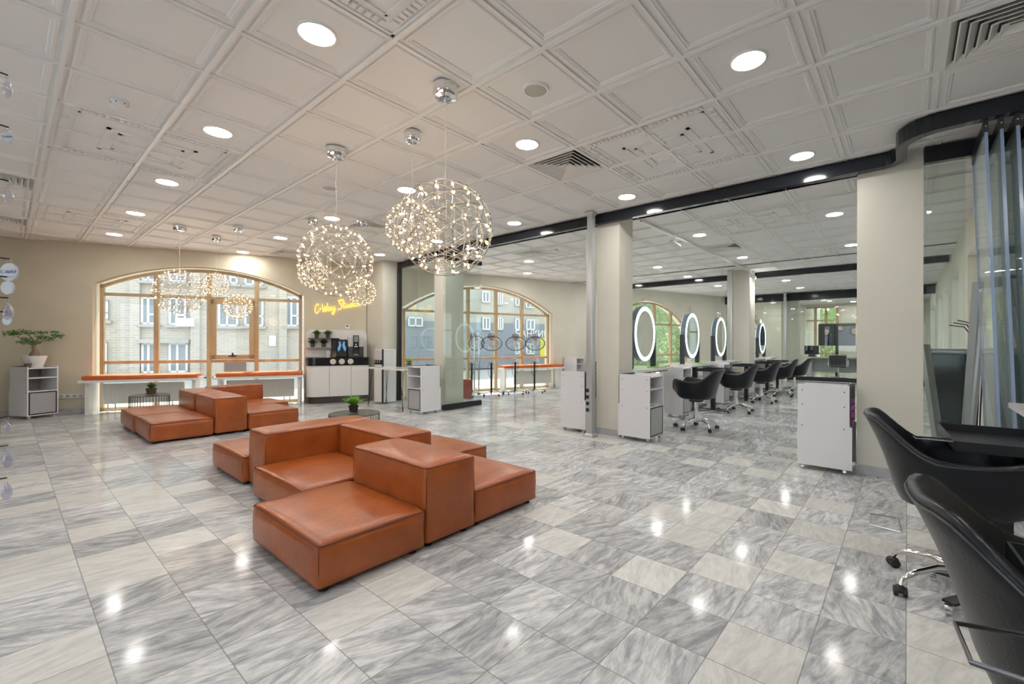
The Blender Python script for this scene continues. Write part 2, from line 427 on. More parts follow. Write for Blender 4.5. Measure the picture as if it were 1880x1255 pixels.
arch_wall('wall_street', W1, -4.5, 5.63, -.35, .10, [(1.13, 4.42, 2.26, 2.21, 2.66)], paint)
arch_wall('wall_salon', W2, -.05, 5.02, -.35, .10, [(.10, 4.27, 2.03, 2.03, 2.69)], salon_paint)
arch_wall('wall_garden', W3, 0, 6.80, -.35, .10, [(1.15, 5.20, 1.72, 1.72, 2.62)], salon_paint)
arch_wall('wall_office', W4, 0, 7.6, -.35, .10, [(.35, 3.0, 1.85, 1.85, 2.55)], salon_paint)
arched_window(1, W1, 1.19, 4.38, 2.24, 2.20, 2.63, [1.984, 2.788, 3.571], [2.09, .865], casement=(2.825, 3.535, .90, 2.06), label='wide arched window with wooden frame beside the coffee bar')
arched_window(2, W2, .16, 4.20, 2.00, 2.00, 2.66, [1.0, 1.79, 2.565, 3.34], [1.99, .84], label='arched window behind the hood dryers')
arched_window(3, W3, 1.22, 5.12, 1.70, 1.70, 2.58, [2.2, 3.46, 4.28], [1.86, .85], label='arched window with trees outside, behind the lit mirrors')
arched_window(4, W4, .42, 2.92, 1.83, 1.83, 2.52, [1.2, 2.1], [1.83, .85], label='far arched window behind the last mirror')
# end wall of the far office, with tall windows
bm = B()
for y0, y1 in ((-4, 1.25), (1.62, 2.28), (3.55, 4.0)): box(bm, 23, y0, 0, 23.3, y1, CEIL+.1)
box(bm, 23, 1.25, 2.85, 23.3, 1.62, CEIL+.1); box(bm, 23, 2.28, 2.85, 23.3, 3.55, CEIL+.1)
struct(obj('wall_end', bm, salon_paint))
for n, (y0, y1, k) in enumerate(((2.28, 3.55, 3), (1.25, 1.62, 1))):
    t = struct(bpy.data.objects.new('window_%d' % (5+n), None), 'tall window at the far end of the office, %s' % ('with three bays' if n == 0 else 'single bay')); COL.objects.link(t)
    bm = B()
    for i in range(k+1):
        y = y0+.03+(y1-y0-.06)*i/k; box(bm, 22.98, y-.05, 0, 23.1, y+.05, 2.85)
    for z in (.05, .8, 2.25, 2.82): box(bm, 23.0, y0, z-.03, 23.08, y1, z+.03)
    obj('window_frame', bm, wood, t); obj('window_glass', bx(23.03, y0, 0, 23.04, y1, 2.85), g_win, t)
# right hand wall; windows added in its recesses to let daylight into the salon
bm = B()
cur = 5.9
for a, b in ((7.3, 8.6), (10.0, 11.4), (12.4, 13.9), (14.9, 16.4), (18.2, 21.5)):
    box(bm, cur, -.95, 0, a, -.64, CEIL+.1); box(bm, a, -.95, 2.45, b, -.64, CEIL+.1); box(bm, a, -.95, 0, b, -.64, .25); cur = b
box(bm, cur, -.95, 0, 23, -.64, CEIL+.1)
struct(obj('wall_right', bm, salon_paint))
for n, (a, b) in enumerate(((7.3, 8.6), (10.0, 11.4), (12.4, 13.9), (14.9, 16.4), (18.2, 21.5))):
    t = struct(bpy.data.objects.new('window_%d' % (7+n), None), 'tall recessed window added to the right hand wall for daylight'); COL.objects.link(t)
    bm = B(); 
    for x in (a, (a+b)/2-.03, b-.06): box(bm, x, -.93, .25, x+.06, -.88, 2.45)
    for z in (.25, 1.7, 2.39): box(bm, a, -.925, z, b, -.885, z+.06)
    obj('window_frame', bm, wood, t); obj('window_glass', bx(a, -.91, .25, b, -.90, 2.45), g_win, t)
struct(obj('wall_niche', bx(5.9, -4, 0, 6.05, -.66, CEIL+.1), paint))
bm = B(); box(bm, -4.3, -4, 0, -4.0, -1, CEIL+.1); box(bm, -4.3, -1, 2.5, -4.0, 5, CEIL+.1); box(bm, -4.3, -1, 0, -4.0, 5, .4); box(bm, -4.3, 5, 0, -4.0, 13.6, CEIL+.1)
struct(obj('wall_left_added', bm, paint))  # unseen wall added to cut daylight; its opening lets soft fill in
struct(obj('wall_back', bx(-4.0, -4.15, 0, 6.0, -4.0, CEIL+.1), paint))
# pilaster at the end of the street wall
bm = prism(B(), [(5.10, 8.44), (5.50, 8.42), (5.62, 8.9), (5.62, 9.25), (5.10, 9.42)], 0, CEIL+.1)
struct(obj('wall_pilaster', bm, pillar_paint))
struct(obj('wall_return', prism(B(), [(16.9, 5.25), (17.35, 5.2), (17.45, 5.5), (16.9, 5.6)], 0, CEIL+.1), pillar_paint))
# baseboards
for nm, F, a, b in (('street', W1, -4.5, 1.13), ('salon', W2, 4.27, 5.0), ('garden', W3, 0, 1.15)):
    struct(obj('baseboard_'+nm, F.box(B(), a, b, .10, .125, 0, .09), grey_skirt))
struct(obj('baseboard_garden_end', W3.box(B(), 5.2, 6.7, .10, .125, 0, .09), grey_skirt))

def pillar(x0, y0, x1, y1, name):
    o = struct(obj(name, bx(x0, y0, 0, x1, y1, CEIL+.03), pillar_paint))
    bm = B(); e = .012
    for a in ((x0-e, y0-e, x1+e, y0), (x0-e, y1, x1+e, y1+e), (x0-e, y0, x0, y1), (x1, y0, x1+e, y1)): box(bm, a[0], a[1], 0, a[2], a[3], .085)
    obj('skirting', bm, grey_skirt, o); return o
pillar(5.20, 2.91, 5.57, 3.26, 'wall_pillar_middle')
pillar(5.21, -.107, 5.69, .369, 'wall_pillar_near')
pillar(5.21, 6.51, 5.64, 6.84, 'wall_pillar_left')
pillar(11.15, 2.82, 11.62, 3.32, 'wall_pillar_salon')
pillar(17.55, 2.9, 18.05, 3.4, 'wall_pillar_office')

# ------------------------------------------------------------------ ceiling fittings
DL = [(1.125, .75), (1.125, 2.545), (2.925, .75), (1.125, 4.35), (2.925, 2.545), (4.725, .75), (1.125, 6.14), (2.925, 4.35), (4.725, 2.545), (1.125, 7.94),
      (2.925, 6.14), (4.725, 4.35), (2.925, 7.94), (4.725, 6.14), (4.725, 7.94), (1.125, 9.74), (2.925, 9.74),
      (7.125, .75), (7.125, 2.545), (7.125, 4.35), (7.125, 6.14), (9.525, .75), (9.525, 2.545), (9.525, 4.35), (9.525, 6.14),
      (11.325, 4.35), (13.725, .75), (13.725, 2.545), (13.725, 4.35), (15.8, 2.545), (15.8, .75), (19.5, 3.2), (19.5, 1.6), (21.3, 2.4), (21.3, 1.0), (18.2, 4.0), (18.2, .2), (20.4, 3.3), (20.4, .2), (22.3, 1.7), (8.3, 7.2), (11.325, 6.14), (15.8, 4.35),  # office rows beyond front and rear are added unseen to brighten the office
      (-.675, 2.545), (-.675, 6.14), (1.125, -1.05), (2.925, -1.05), (-.675, -1.05)]
WHERE = {0: 'nearest the camera, left of the biggest wire pendant', 2: 'large on the right half of the lobby ceiling', 1: 'off the left edge above the camera',
         4: 'between the speaker grille and the square vent', 5: 'just before the black curved track'}
first = None
for n, (x, y) in enumerate(DL):
    zone = 'lobby ceiling' if x < 5.1 else ('salon ceiling past the black track' if x < 17 else 'office ceiling behind the far glass')
    if n in WHERE: lab = 'round white recessed downlight ' + WHERE[n]
    else:
        near = 'first' if y < 1.5 else 'second' if y < 3 else 'third' if y < 5 else 'fourth' if y < 7 else 'fifth' if y < 9 else 'sixth'
        rowx = {-.675: 'outermost left', 1.125: 'left', 2.925: 'middle', 4.725: 'track-side', 7.125: 'nearest', 9.525: 'second', 11.325: 'third', 13.725: 'fourth', 15.8: 'last', 19.5: 'front', 21.3: 'rear', 18.2: 'added glass-side', 20.4: 'middle', 22.3: 'added window-side', 8.3: 'dryer-side'}[x]
        lab = 'round downlight, %s in the %s row of the %s' % (near if y > -1 else 'hindmost', rowx, zone)
    if first is None:
        t = thing('downlight', lab, 'ceiling light', (x, y, CEIL+.020), group='round recessed downlights'); first = t
        obj('diffuser', lathe(B(), [(0, -.016), (.094, -.016), (.094, -.006), (0, -.006)], 32), lamp_disc, t)
        obj('trim_ring', lathe(B(), [(.094, -.006), (.094, -.017), (.099, -.018), (.107, -.014), (.109, -.010), (.109, -.006)], 32), tbar_white, t, 40)
    else: dup(first, (x, y, CEIL+.020), 0, lab)
def vent_proto(lab, loc):
    t = thing('ceiling_vent', lab, 'vent', loc, group='square ceiling air vents')
    bm = B()
    for k in range(6):
        r0 = .285-.044*k; r1 = r0-.036
        a = [bm.verts.new((sx*r0, sy*r0, -.004)) for sx, sy in ((-1, -1), (1, -1), (1, 1), (-1, 1))]
        b = [bm.verts.new((sx*r1, sy*r1, .030)) for sx, sy in ((-1, -1), (1, -1), (1, 1), (-1, 1))]
        c = [bm.verts.new((sx*(r1-.003), sy*(r1-.003), .030)) for sx, sy in ((-1, -1), (1, -1), (1, 1), (-1, 1))]
        d = [bm.verts.new((sx*(r0-.006), sy*(r0-.006), -.006)) for sx, sy in ((-1, -1), (1, -1), (1, 1), (-1, 1))]
        for p, q in ((a, b), (b, c), (c, d), (d, a)):
            for i in range(4): bm.faces.new((p[i], p[(i+1) % 4], q[(i+1) % 4], q[i]))
    obj('louvres', bm, offwhite, t)
    bm = B()
    for a in ((-.3, -.3, .3, -.275), (-.3, .275, .3, .3), (-.3, -.3, -.275, .3), (.275, -.3, .3, .3)): box(bm, a[0], a[1], -.006, a[2], a[3], .006)
    obj('frame', bm, offwhite, t); obj('duct_backing', bx(-.29, -.29, .034, .29, .29, .04), black_pl, t)
    return t
VL = {(5, 3): 'beside a downlight in the middle of the lobby ceiling', (5, 9): 'between the two big pendants, further back', (13, 3): 'on the salon ceiling behind the middle pillar',
      (-1, 11): 'at the left edge of the photo, nearer one', (-1, 15): 'at the left edge of the photo, by the street wall', (5, 14): 'on the lobby ceiling close to the neon wall',
      (5, -2): 'cut by the top right corner of the photo', (10, 8): 'on the salon ceiling over the dryers'}
vp = None
for (i, j), s in VL.items():
    loc = (X0+(i+.5)*T, Y0+(j+.5)*T, CEIL); lab = 'square white louvred air vent ' + s
    vp2 = vent_proto(lab, loc) if vp is None else dup(vp, loc, 0, lab)
    vp = vp or vp2
for nm, (x, y), lab in (('a', (2.33, 1.95), 'round flush ceiling speaker above the nearest pendants'), ('b', (2.33, 4.95), 'round flush ceiling speaker beyond the second big pendant')):
    t = thing('ceiling_speaker', lab, 'speaker', (x, y, CEIL+.02), group='round ceiling speakers')
    obj('grille', lathe(B(), [(0, -.020), (.074, -.018), (.076, -.006), (0, -.006)], 32), mat('speaker_cloth', (.50, .48, .45), .8), t)
    obj('rim', lathe(B(), [(.076, -.006), (.076, -.022), (.088, -.022), (.091, -.006)], 32), tbar_white, t)
t = thing('smoke_detector', 'small white smoke detector on the left of the lobby ceiling', 'smoke detector', (.527, 4.35, CEIL+.022))
obj('base', lathe(B(), [(.0, 0), (.055, 0), (.055, -.012), (.0, -.012)], 24), white, t)
obj('sensor_cap', lathe(B(), [(.05, -.012), (.052, -.028), (.035, -.045), (0, -.045)], 24), white, t, 40)
bm = B()
for k in range(6): box(bm, .045*cos(k*pi/3)-.004, .045*sin(k*pi/3)-.004, -.036, .045*cos(k*pi/3)+.004, .045*sin(k*pi/3)+.004, -.024)
obj('slots', bm, black_pl, t)
# black partition tracks
t = thing('partition_track', 'long black ceiling track with S-curve along the near pillars', 'track', (0, 0, CEIL))
bm = B()
def rail(bm, pts, w, z0, z1):
    n = len(pts); Lf = []; Rt = []
    for i, p in enumerate(pts):
        a = Vector(pts[max(i-1, 0)]); b = Vector(pts[min(i+1, n-1)]); d = (b-a).normalized(); nn = Vector((-d.y, d.x))
        Lf.append(Vector(p)+nn*w/2); Rt.append(Vector(p)-nn*w/2)
    prism_pts = None
    for i in range(n-1):
        q = [Lf[i], Lf[i+1], Rt[i+1], Rt[i]]
        prism(bm, [(v.x, v.y) for v in q], z0, z1)
    return bm
sc_ = [(5.14, 2.0), (5.135, .20)]
sc_ += [(5.135-.16*(1-cos(a)), .20-.16*sin(a)) for a in [pi/2*k/8 for k in range(1, 9)]]
sc_ += [(4.75, .04)]
sc_ += [(4.75-.25*sin(a), .04-.25*(1-cos(a))) for a in [pi/2*k/8 for k in range(1, 9)]]
sc_ += [(4.495, -.6), (4.48, -3.0)]
rail(bm, [(5.47, 8.42), (5.40, 7.6), (5.26, 6.9), (5.15, 6.0), (5.14, 4.0)]+sc_, .075, -.125, .0)
obj('curved_rail', bm, black_gl, t)
obj('straight_rail', rail(B(), [(5.17, .9), (5.20, .38)], .06, -.12, 0), black_gl, t)
obj('rear_rail', rail(B(), [(5.21, -.11), (5.26, -.5), (5.27, -3.0)], .07, -.14, 0), black_gl, t)
tag(obj('salon_track', rail(B(), [(11.78, 6.6), (11.78, -.62)], .10, CEIL-.13, CEIL-.002), black_gl), 'straight black ceiling track crossing the salon behind its pillar', 'track')
# door post of the first partition
t = thing('glass_partition', 'tall clear glass partition between the neon wall and left pillar', 'glass partition', (0, 0, 0))
obj('frame_post', rail(B(), [(5.445, 8.40), (5.43, 8.30)], .07, 0, CEIL-.12), black, t)
obj('glass_pane', rail(B(), [(5.43, 8.30), (5.38, 7.6), (5.27, 6.95)], .010, 0.02, CEIL-.12), g_part, t)
t = thing('swing_pane', 'glass door pane with dark bottom rail open in front of the left pillar', 'glass door', (0, 0, 0))
obj('glass_pane', bx(5.10, 6.43, .10, 6.02, 6.442, CEIL-.13), g_part, t)
obj('bottom_rail', bx(5.09, 6.415, 0.012, 6.03, 6.457, .11), black_gl, t)
obj('top_rail', bx(5.15, 6.415, CEIL-.20, 6.03, 6.457, CEIL-.125), black_gl, t)
bm = B(); cyl(bm, (5.94, 6.40, .25), (5.94, 6.40, 1.35), .014, 10); cyl(bm, (5.82, 6.40, .25), (5.82, 6.40, 1.35), .014, 10)
for z in (.35, .85, 1.25): cyl(bm, (5.82, 6.40, z), (5.94, 6.44, z), .008, 8)
obj('pull_handle', bm, chrome, t, 40)
# aluminium service poles
def pole(x, y, lab, z1=CEIL):
    t = thing('service_pole', lab, 'pole', (x, y, 0), group='aluminium service poles')
    obj('profile', bx(-.047, -.047, .03, .047, .047, z1-.28, .008), alu, t, 30)
    obj('telescopic_top', bx(-.038, -.038, z1-.28, .038, .038, z1-.02), alu, t)
    bm = B(); lathe(bm, [(.0, 0), (.105, 0), (.098, .02), (.062, .05), (.0, .05)], 4)
    for v in bm.verts: v.co = Matrix.Rotation(pi/4, 4, 'Z') @ v.co
    obj('foot_flange', bm, alu, t)
    bm = B(); lathe(bm, [(.0, -.045), (.055, -.045), (.09, -.012), (.09, 0), (0, 0)], 4)
    for v in bm.verts: v.co = Matrix.Rotation(pi/4, 4, 'Z') @ v.co + Vector((0, 0, z1))
    obj('top_flange', bm, alu, t); return t
t = pole(4.97, 3.20, 'aluminium service pole with black sockets beside the middle pillar')
for k in range(4):
    obj('socket', bx(-.055, -.002+.0, .33+.085*k, -.047, .042, .375+.085*k), black_pl, t)
pole(10.98, 3.19, 'aluminium service pole against the salon pillar')
pole(16.95, 3.17, 'aluminium service pole before the far glass partition')
# far glass partition
t = thing('office_partition', 'far glass partition with black beam and base closing off the office', 'glass partition', (17.3, 0, 0))
obj('top_beam', bx(-.06, -.62, CEIL-.26, .06, 5.2, CEIL-.0), black_gl, t)
obj('base_rail', bx(-.04, -.62, .0, .04, 5.2, .13), black, t)
for a, b in ((-.62, 1.0), (1.02, 1.80), (1.82, 2.62), (2.64, 3.9), (3.92, 5.2)): obj('glass_pane', bx(-.006, a, .13, .006, b, CEIL-.26), g_part, t)
# rail with spot lamps in the salon
t = thing('lamp_rail', 'thin white ceiling rail running along the salon desks', 'lighting track', (5.7, 2.85, CEIL))
obj('rail', bx(0, -.015, -.03, 5.7, .015, 0), tbar_white, t)
for x, lab in ((6.75, 'white spotlight on the thin rail past the middle pillar'), (11.05, 'glowing spotlight by the top of the salon pillar')):
    lit = x > 10
    t = thing('spotlight', lab, 'spotlight', (x, 2.80 if not lit else 2.74, CEIL-.03))
    obj('arm', cyl(B(), (0, 0, 0), (0, 0, -.10), .010, 8), tbar_white, t)
    obj('lamp_head', cyl(B(), (-.06, .03, -.11), (.08, -.03, -.17), .045, 16), tbar_white, t, 40)
    li = bpy.data.lights.new('spot_beam', 'SPOT'); li.energy = 90 if lit else 60; li.spot_size = radians(110); li.spot_blend = .8; li.shadow_soft_size = .035; li.color = (1, .97, .92)  # beam added to brighten the salon, also on the unlit head
    lo = bpy.data.objects.new('spot_beam', li); COL.objects.link(lo); lo.parent = t; lo.location = (.10, -.037, -.178); lo.rotation_euler = Vector((.9, -.35, -1.0)).to_track_quat('-Z', 'Y').to_euler()
    obj('lens', cyl(B(), (.078, -.029, -.169), (.088, -.033, -.173), .038, 16), lamp_disc if lit else white_gloss, t, 40)

# ------------------------------------------------------------------ wire globe pendants
def geodesic(f):
    ph = (1+sqrt(5))/2; V = []
    for a in (-1, 1):
        for b in (-ph, ph): V += [(0, a, b), (a, b, 0), (b, 0, a)]
    V = [Vector(v).normalized() for v in V]; el = min((V[0]-v).length for v in V[1:])*1.01
    F_ = [(i, j, k) for i in range(12) for j in range(i+1, 12) for k in range(j+1, 12) if (V[i]-V[j]).length < el and (V[j]-V[k]).length < el and (V[i]-V[k]).length < el]
    pts = {}; P_ = []; E_ = set()
    def add(v):
        v = v.normalized(); key = tuple(round(c, 4) for c in v)
        if key not in pts: pts[key] = len(P_); P_.append(v)
        return pts[key]
    for i, j, k in F_:
        g = {}
        for a in range(f+1):
            for b in range(f+1-a):
                g[a, b] = add(V[i]*(f-a-b)+V[j]*a+V[k]*b)
        for (a, b), p in g.items():
            for q in ((a+1, b), (a, b+1), (a+1, b-1)):
                if q in g: E_.add(tuple(sorted((p, g[q]))))
    return P_, sorted(E_)
P3, E3 = geodesic(3); P2, E2 = geodesic(2)
def globe_meshes(R, rod):
    bm = B()
    for a, b in E3:
        pa, pb = P3[a], P3[b]
        tube(bm, [pa*R, (pa+pb).normalized()*R, pb*R], rod, 4, cap=False)
    for a, b in E2:
        tube(bm, [P2[a]*R*.80, P2[b]*R*.80], rod*.8, 4, cap=False)
    for p in P2: tube(bm, [p*R*.80, p*R], rod*.8, 4, cap=False)
    for p in P3: tube(bm, [p*R*.955, p*R*1.02], rod*1.8, 5)
    me = bpy.data.meshes.new('wire_globe'); bm.to_mesh(me); bm.free(); me.materials.append(wire_m)
    for p in me.polygons: p.use_smooth = True
    return me
def bulb_mesh(s):
    bm = lathe(B(), [(0, 0), (.0045, .002), (.0075, .010), (.008, .016), (.0055, .024), (0, .030)], 8)
    for v in bm.verts: v.co *= s
    me = bpy.data.meshes.new('bulb'); bm.to_mesh(me); bm.free(); me.materials.append(bulb_m)
    for p in me.polygons: p.use_smooth = True
    return me
big_me = globe_meshes(.315, .0023); small_me = globe_meshes(.19, .0017); mid_me = globe_meshes(.215, .0018)
bulbB = bulb_mesh(.95); bulbS = bulb_mesh(.72)
cord_m = mat('clear_cord', (.75, .74, .72), .3)
def pendant(x, y, zc, R, me, bm_me, lab, rot):
    t = thing('wire_globe_pendant', lab, 'pendant light', (x, y, zc), rot, 'wire globe pendants with tiny bulbs')
    h = CEIL-zc-.0; cr = .084 if R > .25 else .066
    g = bpy.data.objects.new('wire_globe', me); COL.objects.link(g); g.parent = t
    obj('canopy', lathe(B(), [(0, h), (.98*cr, h), (cr, h-.05), (.86*cr, h-.078), (.5*cr, h-.085), (.47*cr, h-.07), (0, h-.07)], 24), chrome, t, 40)
    bm = B(); pts = [(.004*sin(k*1.3)*(R > .25), .003*cos(k*1.1), R+(h-.07-R)*k/10) for k in range(11)]
    tube(bm, pts, .0022, 5); tube(bm, [(.012, 0, R*.98), (0, 0, R+.06)], .0012, 4); tube(bm, [(-.012, 0, R*.98), (0, 0, R+.06)], .0012, 4)
    obj('cord', bm, cord_m, t)
    for p in P3:
        b = bpy.data.objects.new('bulb', bm_me); COL.objects.link(b); b.parent = t
        b.location = p*(R*.90); b.rotation_euler = p.to_track_quat('Z', 'Y').to_euler()
    li = bpy.data.lights.new('pendant_glow', 'POINT'); li.energy = PENDANT_W*(R/.315)**2; li.color = (1, .74, .46); li.shadow_soft_size = R*.6
    lo = bpy.data.objects.new('pendant_glow', li); COL.objects.link(lo); lo.parent = t
    return t
pendant(1.90, 2.38, 1.995, .315, big_me, bulbB, 'largest, nearest wire globe pendant glowing with warm bulbs', .3)
pendant(2.145, 3.11, 2.17, .215, mid_me, bulbS, 'smaller wire globe pendant half hidden behind the nearest one', 1.0)
pendant(1.895, 3.90, 1.955, .325, big_me, bulbB, 'second big wire globe pendant, left of the nearest one', 2.0)
pendant(2.76, 6.36, 2.18, .19, small_me, bulbS, 'small wire globe pendant at lower left of the second big one', .7)
pendant(3.20, 5.83, 1.93, .19, small_me, bulbS, 'small wire globe pendant overlapping the end of the neon sign', .2)
pendant(1.66, 8.25, 1.975, .335, big_me, bulbB, 'big wire globe pendant before the left part of the arched window', 1.4)
pendant(2.21, 8.62, 2.175, .18, small_me, bulbS, 'small wire globe pendant highest before the arched window', 2.4)
pendant(2.225, 7.62, 1.77, .185, small_me, bulbS, 'small wire globe pendant hanging lowest before the arched window', 3.0)

# ------------------------------------------------------------------ modular sofas
def superbox(dx, dy, z0, z1, r=.028, bulge=.018, top=.022, n=12):
    bm = B(); hx, hy, hz = dx/2, dy/2, (z1-z0)/2
    vid = {}
    def vert(a, b, c):
        key = (a, b, c)
        if key in vid: return vid[key]
        q = [(-1+2*t/n) for t in (a, b, c)]
        p = Vector((q[0]*hx, q[1]*hy, q[2]*hz))
        core = Vector((max(-hx+r, min(hx-r, p.x)), max(-hy+r, min(hy-r, p.y)), max(-hz+r, min(hz-r, p.z))))
        # concentrate samples to the edge
        def ed(t, h): s = abs(t); return math.copysign(h*(1-(1-s)**1.6) if s > 0 else 0, t)
        p = Vector((ed(q[0], hx), ed(q[1], hy), ed(q[2], hz)))
        core = Vector((max(-hx+r, min(hx-r, p.x)), max(-hy+r, min(hy-r, p.y)), max(-hz+r, min(hz-r, p.z))))
        d = p-core
        if d.length > 1e-9: p = core+d.normalized()*r
        fx = (1-q[0]**2); fy = (1-q[1]**2); fz = (1-q[2]**2)
        if abs(q[0]) > .999: p.x += math.copysign(bulge*fy*fz-.006*(1-fz), q[0])
        if abs(q[1]) > .999: p.y += math.copysign(bulge*fx*fz-.006*(1-fz), q[1])
        if q[2] > .999: p.z += top*(fx*fy)**.6
        vid[key] = bm.verts.new((p.x, p.y, p.z+(z0+z1)/2)); return vid[key]
    for ax in range(3):
        for s in (0, n):
            for i in range(n):
                for j in range(n):
                    c = []
                    for (a, b) in ((i, j), (i+1, j), (i+1, j+1), (i, j+1)):
                        k = [0, 0, 0]; k[ax] = s; k[(ax+1) % 3] = a; k[(ax+2) % 3] = b; c.append(vert(*k))
                    bm.faces.new(c)
    return bm
def sofa_module(x0, y0, x1, y1, zt, kind, lab, grp):
    dx, dy = x1-x0, y1-y0
    t = thing(kind, lab, 'sofa module', ((x0+x1)/2, (y0+y1)/2, 0), 0, grp)
    obj('cushion_body', superbox(dx, dy, .028, zt, bulge=.012 if zt > .3 else .014, top=.020), leather, t, 180)
    bm = B(); hx, hy = dx/2-.003, dy/2-.003; z = zt-.004
    def edge(t_): return .0  # straight piped seams
    k = 5; r = .028
    loop = [(x, y, z) for x, y in rrect(-hx, -hy, hx, hy, r, k)]
    tube(bm, loop, .0042, 5, closed=True)
    for sx in (-1, 1):
        for sy in (-1, 1): tube(bm, [(sx*(hx-.006), sy*(hy-.006), z-.002), (sx*(hx-.004), sy*(hy-.004), zt*.6), (sx*(hx-.010), sy*(hy-.010), .04)], .0035, 5)
    obj('piping', bm, piping_m, t, 60)
    for sx in (-1, 1):
        for sy in (-1, 1):
            obj('foot', cyl(B(), (sx*(dx/2-.055), sy*(dy/2-.06), 0), (sx*(dx/2-.055), sy*(dy/2-.06), .036), .024, 12), foot_m, t)
    return t
g1 = 'modules of the near sofa island'; g2 = 'modules of the far sofa island'
sofa_module(.965, 2.165, 1.59, 3.045, .245, 'sofa_seat_module', 'low cognac leather seat block in the front corner of the near sofa', g1)
sofa_module(1.60, 2.175, 1.99, 3.045, .485, 'sofa_back_module', 'tall cognac leather back block nearest the camera', g1)
sofa_module(2.00, 2.19, 2.64, 3.05, .245, 'sofa_seat_module', 'low leather seat block at the right end of the near sofa', g1)
sofa_module(1.255, 3.06, 1.93, 3.945, .245, 'sofa_seat_module', 'low leather seat block in the inner corner of the near sofa', g1)
sofa_module(1.345, 3.96, 2.31, 4.33, .485, 'sofa_back_module', 'long tall leather back block across the left of the near sofa', g1)
sofa_module(1.945, 3.06, 2.31, 3.95, .485, 'sofa_back_module', 'tall leather back block behind the nearest one', g1)
sofa_module(2.325, 3.07, 2.96, 3.90, .245, 'sofa_seat_module', 'low leather seat block at the far right of the near sofa', g1)
sofa_module(1.30, 4.345, 1.95, 5.19, .245, 'sofa_seat_module', 'low leather seat block at the far left of the near sofa', g1)
sofa_module(1.115, 6.93, 1.755, 7.83, .245, 'sofa_seat_module', 'low leather seat block at the near left of the far sofa', g2)
sofa_module(1.095, 7.845, 1.745, 8.86, .245, 'sofa_seat_module', 'low leather seat block at the far left of the far sofa, toward the window', g2)
sofa_module(1.77, 6.955, 2.15, 7.84, .485, 'sofa_back_module', 'tall leather back block at the front of the far sofa', g2)
sofa_module(1.76, 7.855, 2.14, 8.80, .485, 'sofa_back_module', 'tall leather back block behind the front one of the far sofa', g2)
sofa_module(2.165, 6.95, 2.82, 7.84, .245, 'sofa_seat_module', 'low leather seat block at the near right of the far sofa', g2)
sofa_module(2.30, 7.86, 3.03, 8.68, .245, 'sofa_seat_module', 'low leather seat block at the far right of the far sofa', g2)
sofa_module(2.155, 8.70, 2.93, 9.05, .485, 'sofa_back_module', 'long tall leather back block at the rear of the far sofa', g2)

# ------------------------------------------------------------------ plants
def tuft(bm, n, r, h, w, cz=0, droop=.5, seed=1):
    rd = random.Random(seed)
    for _ in range(n):
        a = rd.uniform(0, 2*pi); l = rd.uniform(.5, 1); e = rd.uniform(.15, 1.0)
        pts = []
        for k in range(5):
            s = k/4; rad = r*l*e*s*(1.0); z = cz+h*l*(s-(droop*e)*s*s)
            pts.append(Vector((rad*cos(a)+rd.uniform(-.2, .2)*w, rad*sin(a), z)))
        side = Vector((-sin(a), cos(a), 0)); pv = None
        for k, p in enumerate(pts):
            ww = w*(1-abs(k/4-.45)*1.5)*.5+.0006
            q = (bm.verts.new(p-side*ww), bm.verts.new(p+side*ww))
            if pv: bm.faces.new((pv[0], pv[1], q[1], q[0]))
            pv = q
    return bm
def leaves(bm, c, n, R, s, seed=1, flat=.6):
    rd = random.Random(seed)
    for _ in range(n):
        d = Vector((rd.gauss(0, 1), rd.gauss(0, 1), rd.gauss(0, flat))).normalized()*R*rd.random()**.4
        p = Vector(c)+Vector((d.x, d.y, d.z*flat))
        a = Vector((rd.gauss(0, 1), rd.gauss(0, 1), rd.gauss(0, .5))).normalized()*s; b = a.orthogonal().normalized()*s*.45
        b.rotate(Matrix.Rotation(rd.uniform(0, pi), 3, a.normalized()))
        v = [bm.verts.new(p+q) for q in (-a, b, a, -b)]; bm.faces.new(v)
    return bm
def potted(name, lab, loc, pr, ph, r, h, lm, n=140, w=.006, pot=terracotta, saucer=False, group=None, seed=3, droop=.55):
    t = thing(name, lab, 'plant', loc, 0, group)
    z = .012 if saucer else 0
    obj('pot', lathe(B(), [(0, z), (pr*.78, z), (pr, z+ph), (pr*.9, z+ph), (pr*.88, z+ph-.012), (0, z+ph-.012)], 20), pot, t, 40)
    if saucer: obj('saucer', lathe(B(), [(0, 0), (pr*1.05, 0), (pr*1.15, .03), (pr*1.08, .03), (pr*1.0, .010), (0, .010)], 20), g_clear, t, 40)
    obj('foliage', tuft(B(), n, r, h, w, z+ph-.015, droop, seed), lm, t)
    return t
def side_table(x, y, r, zt, lab):
    t = thing('side_table', lab, 'table', (x, y, 0), 0, 'round black wire side tables')
    obj('table_top', lathe(B(), [(0, zt-.012), (r, zt-.012), (r, zt), (r-.006, zt), (r-.008, zt-.003), (0, zt-.003)], 48), mat('dark_table_top', (.10, .098, .085), .25), t, 40)
    bm = B(); n = 40
    for k in range(n):
        a = 2*pi*k/n; tube(bm, [(r*.985*cos(a), r*.985*sin(a), .01), (r*.985*cos(a), r*.985*sin(a), zt-.01)], .0028, 5)
    tube(bm, [(r*.985*cos(2*pi*k/48), r*.985*sin(2*pi*k/48), .006) for k in range(48)], .005, 5, closed=True)
    obj('wire_drum', bm, black, t); return t
side_table(2.90, 5.46, .31, .325, 'round dark wire-drum side table behind the near sofa')
potted('potted_fern', 'bright green fern in a dark pot on the near side table', (2.88, 5.45, .325), .062, .09, .22, .17, leaf_b, 340, .008, mat('dark_pot', (.03, .02, .02), .3), True)
side_table(1.56, 9.72, .265, .35, 'round dark wire-drum side table in front of the street window')
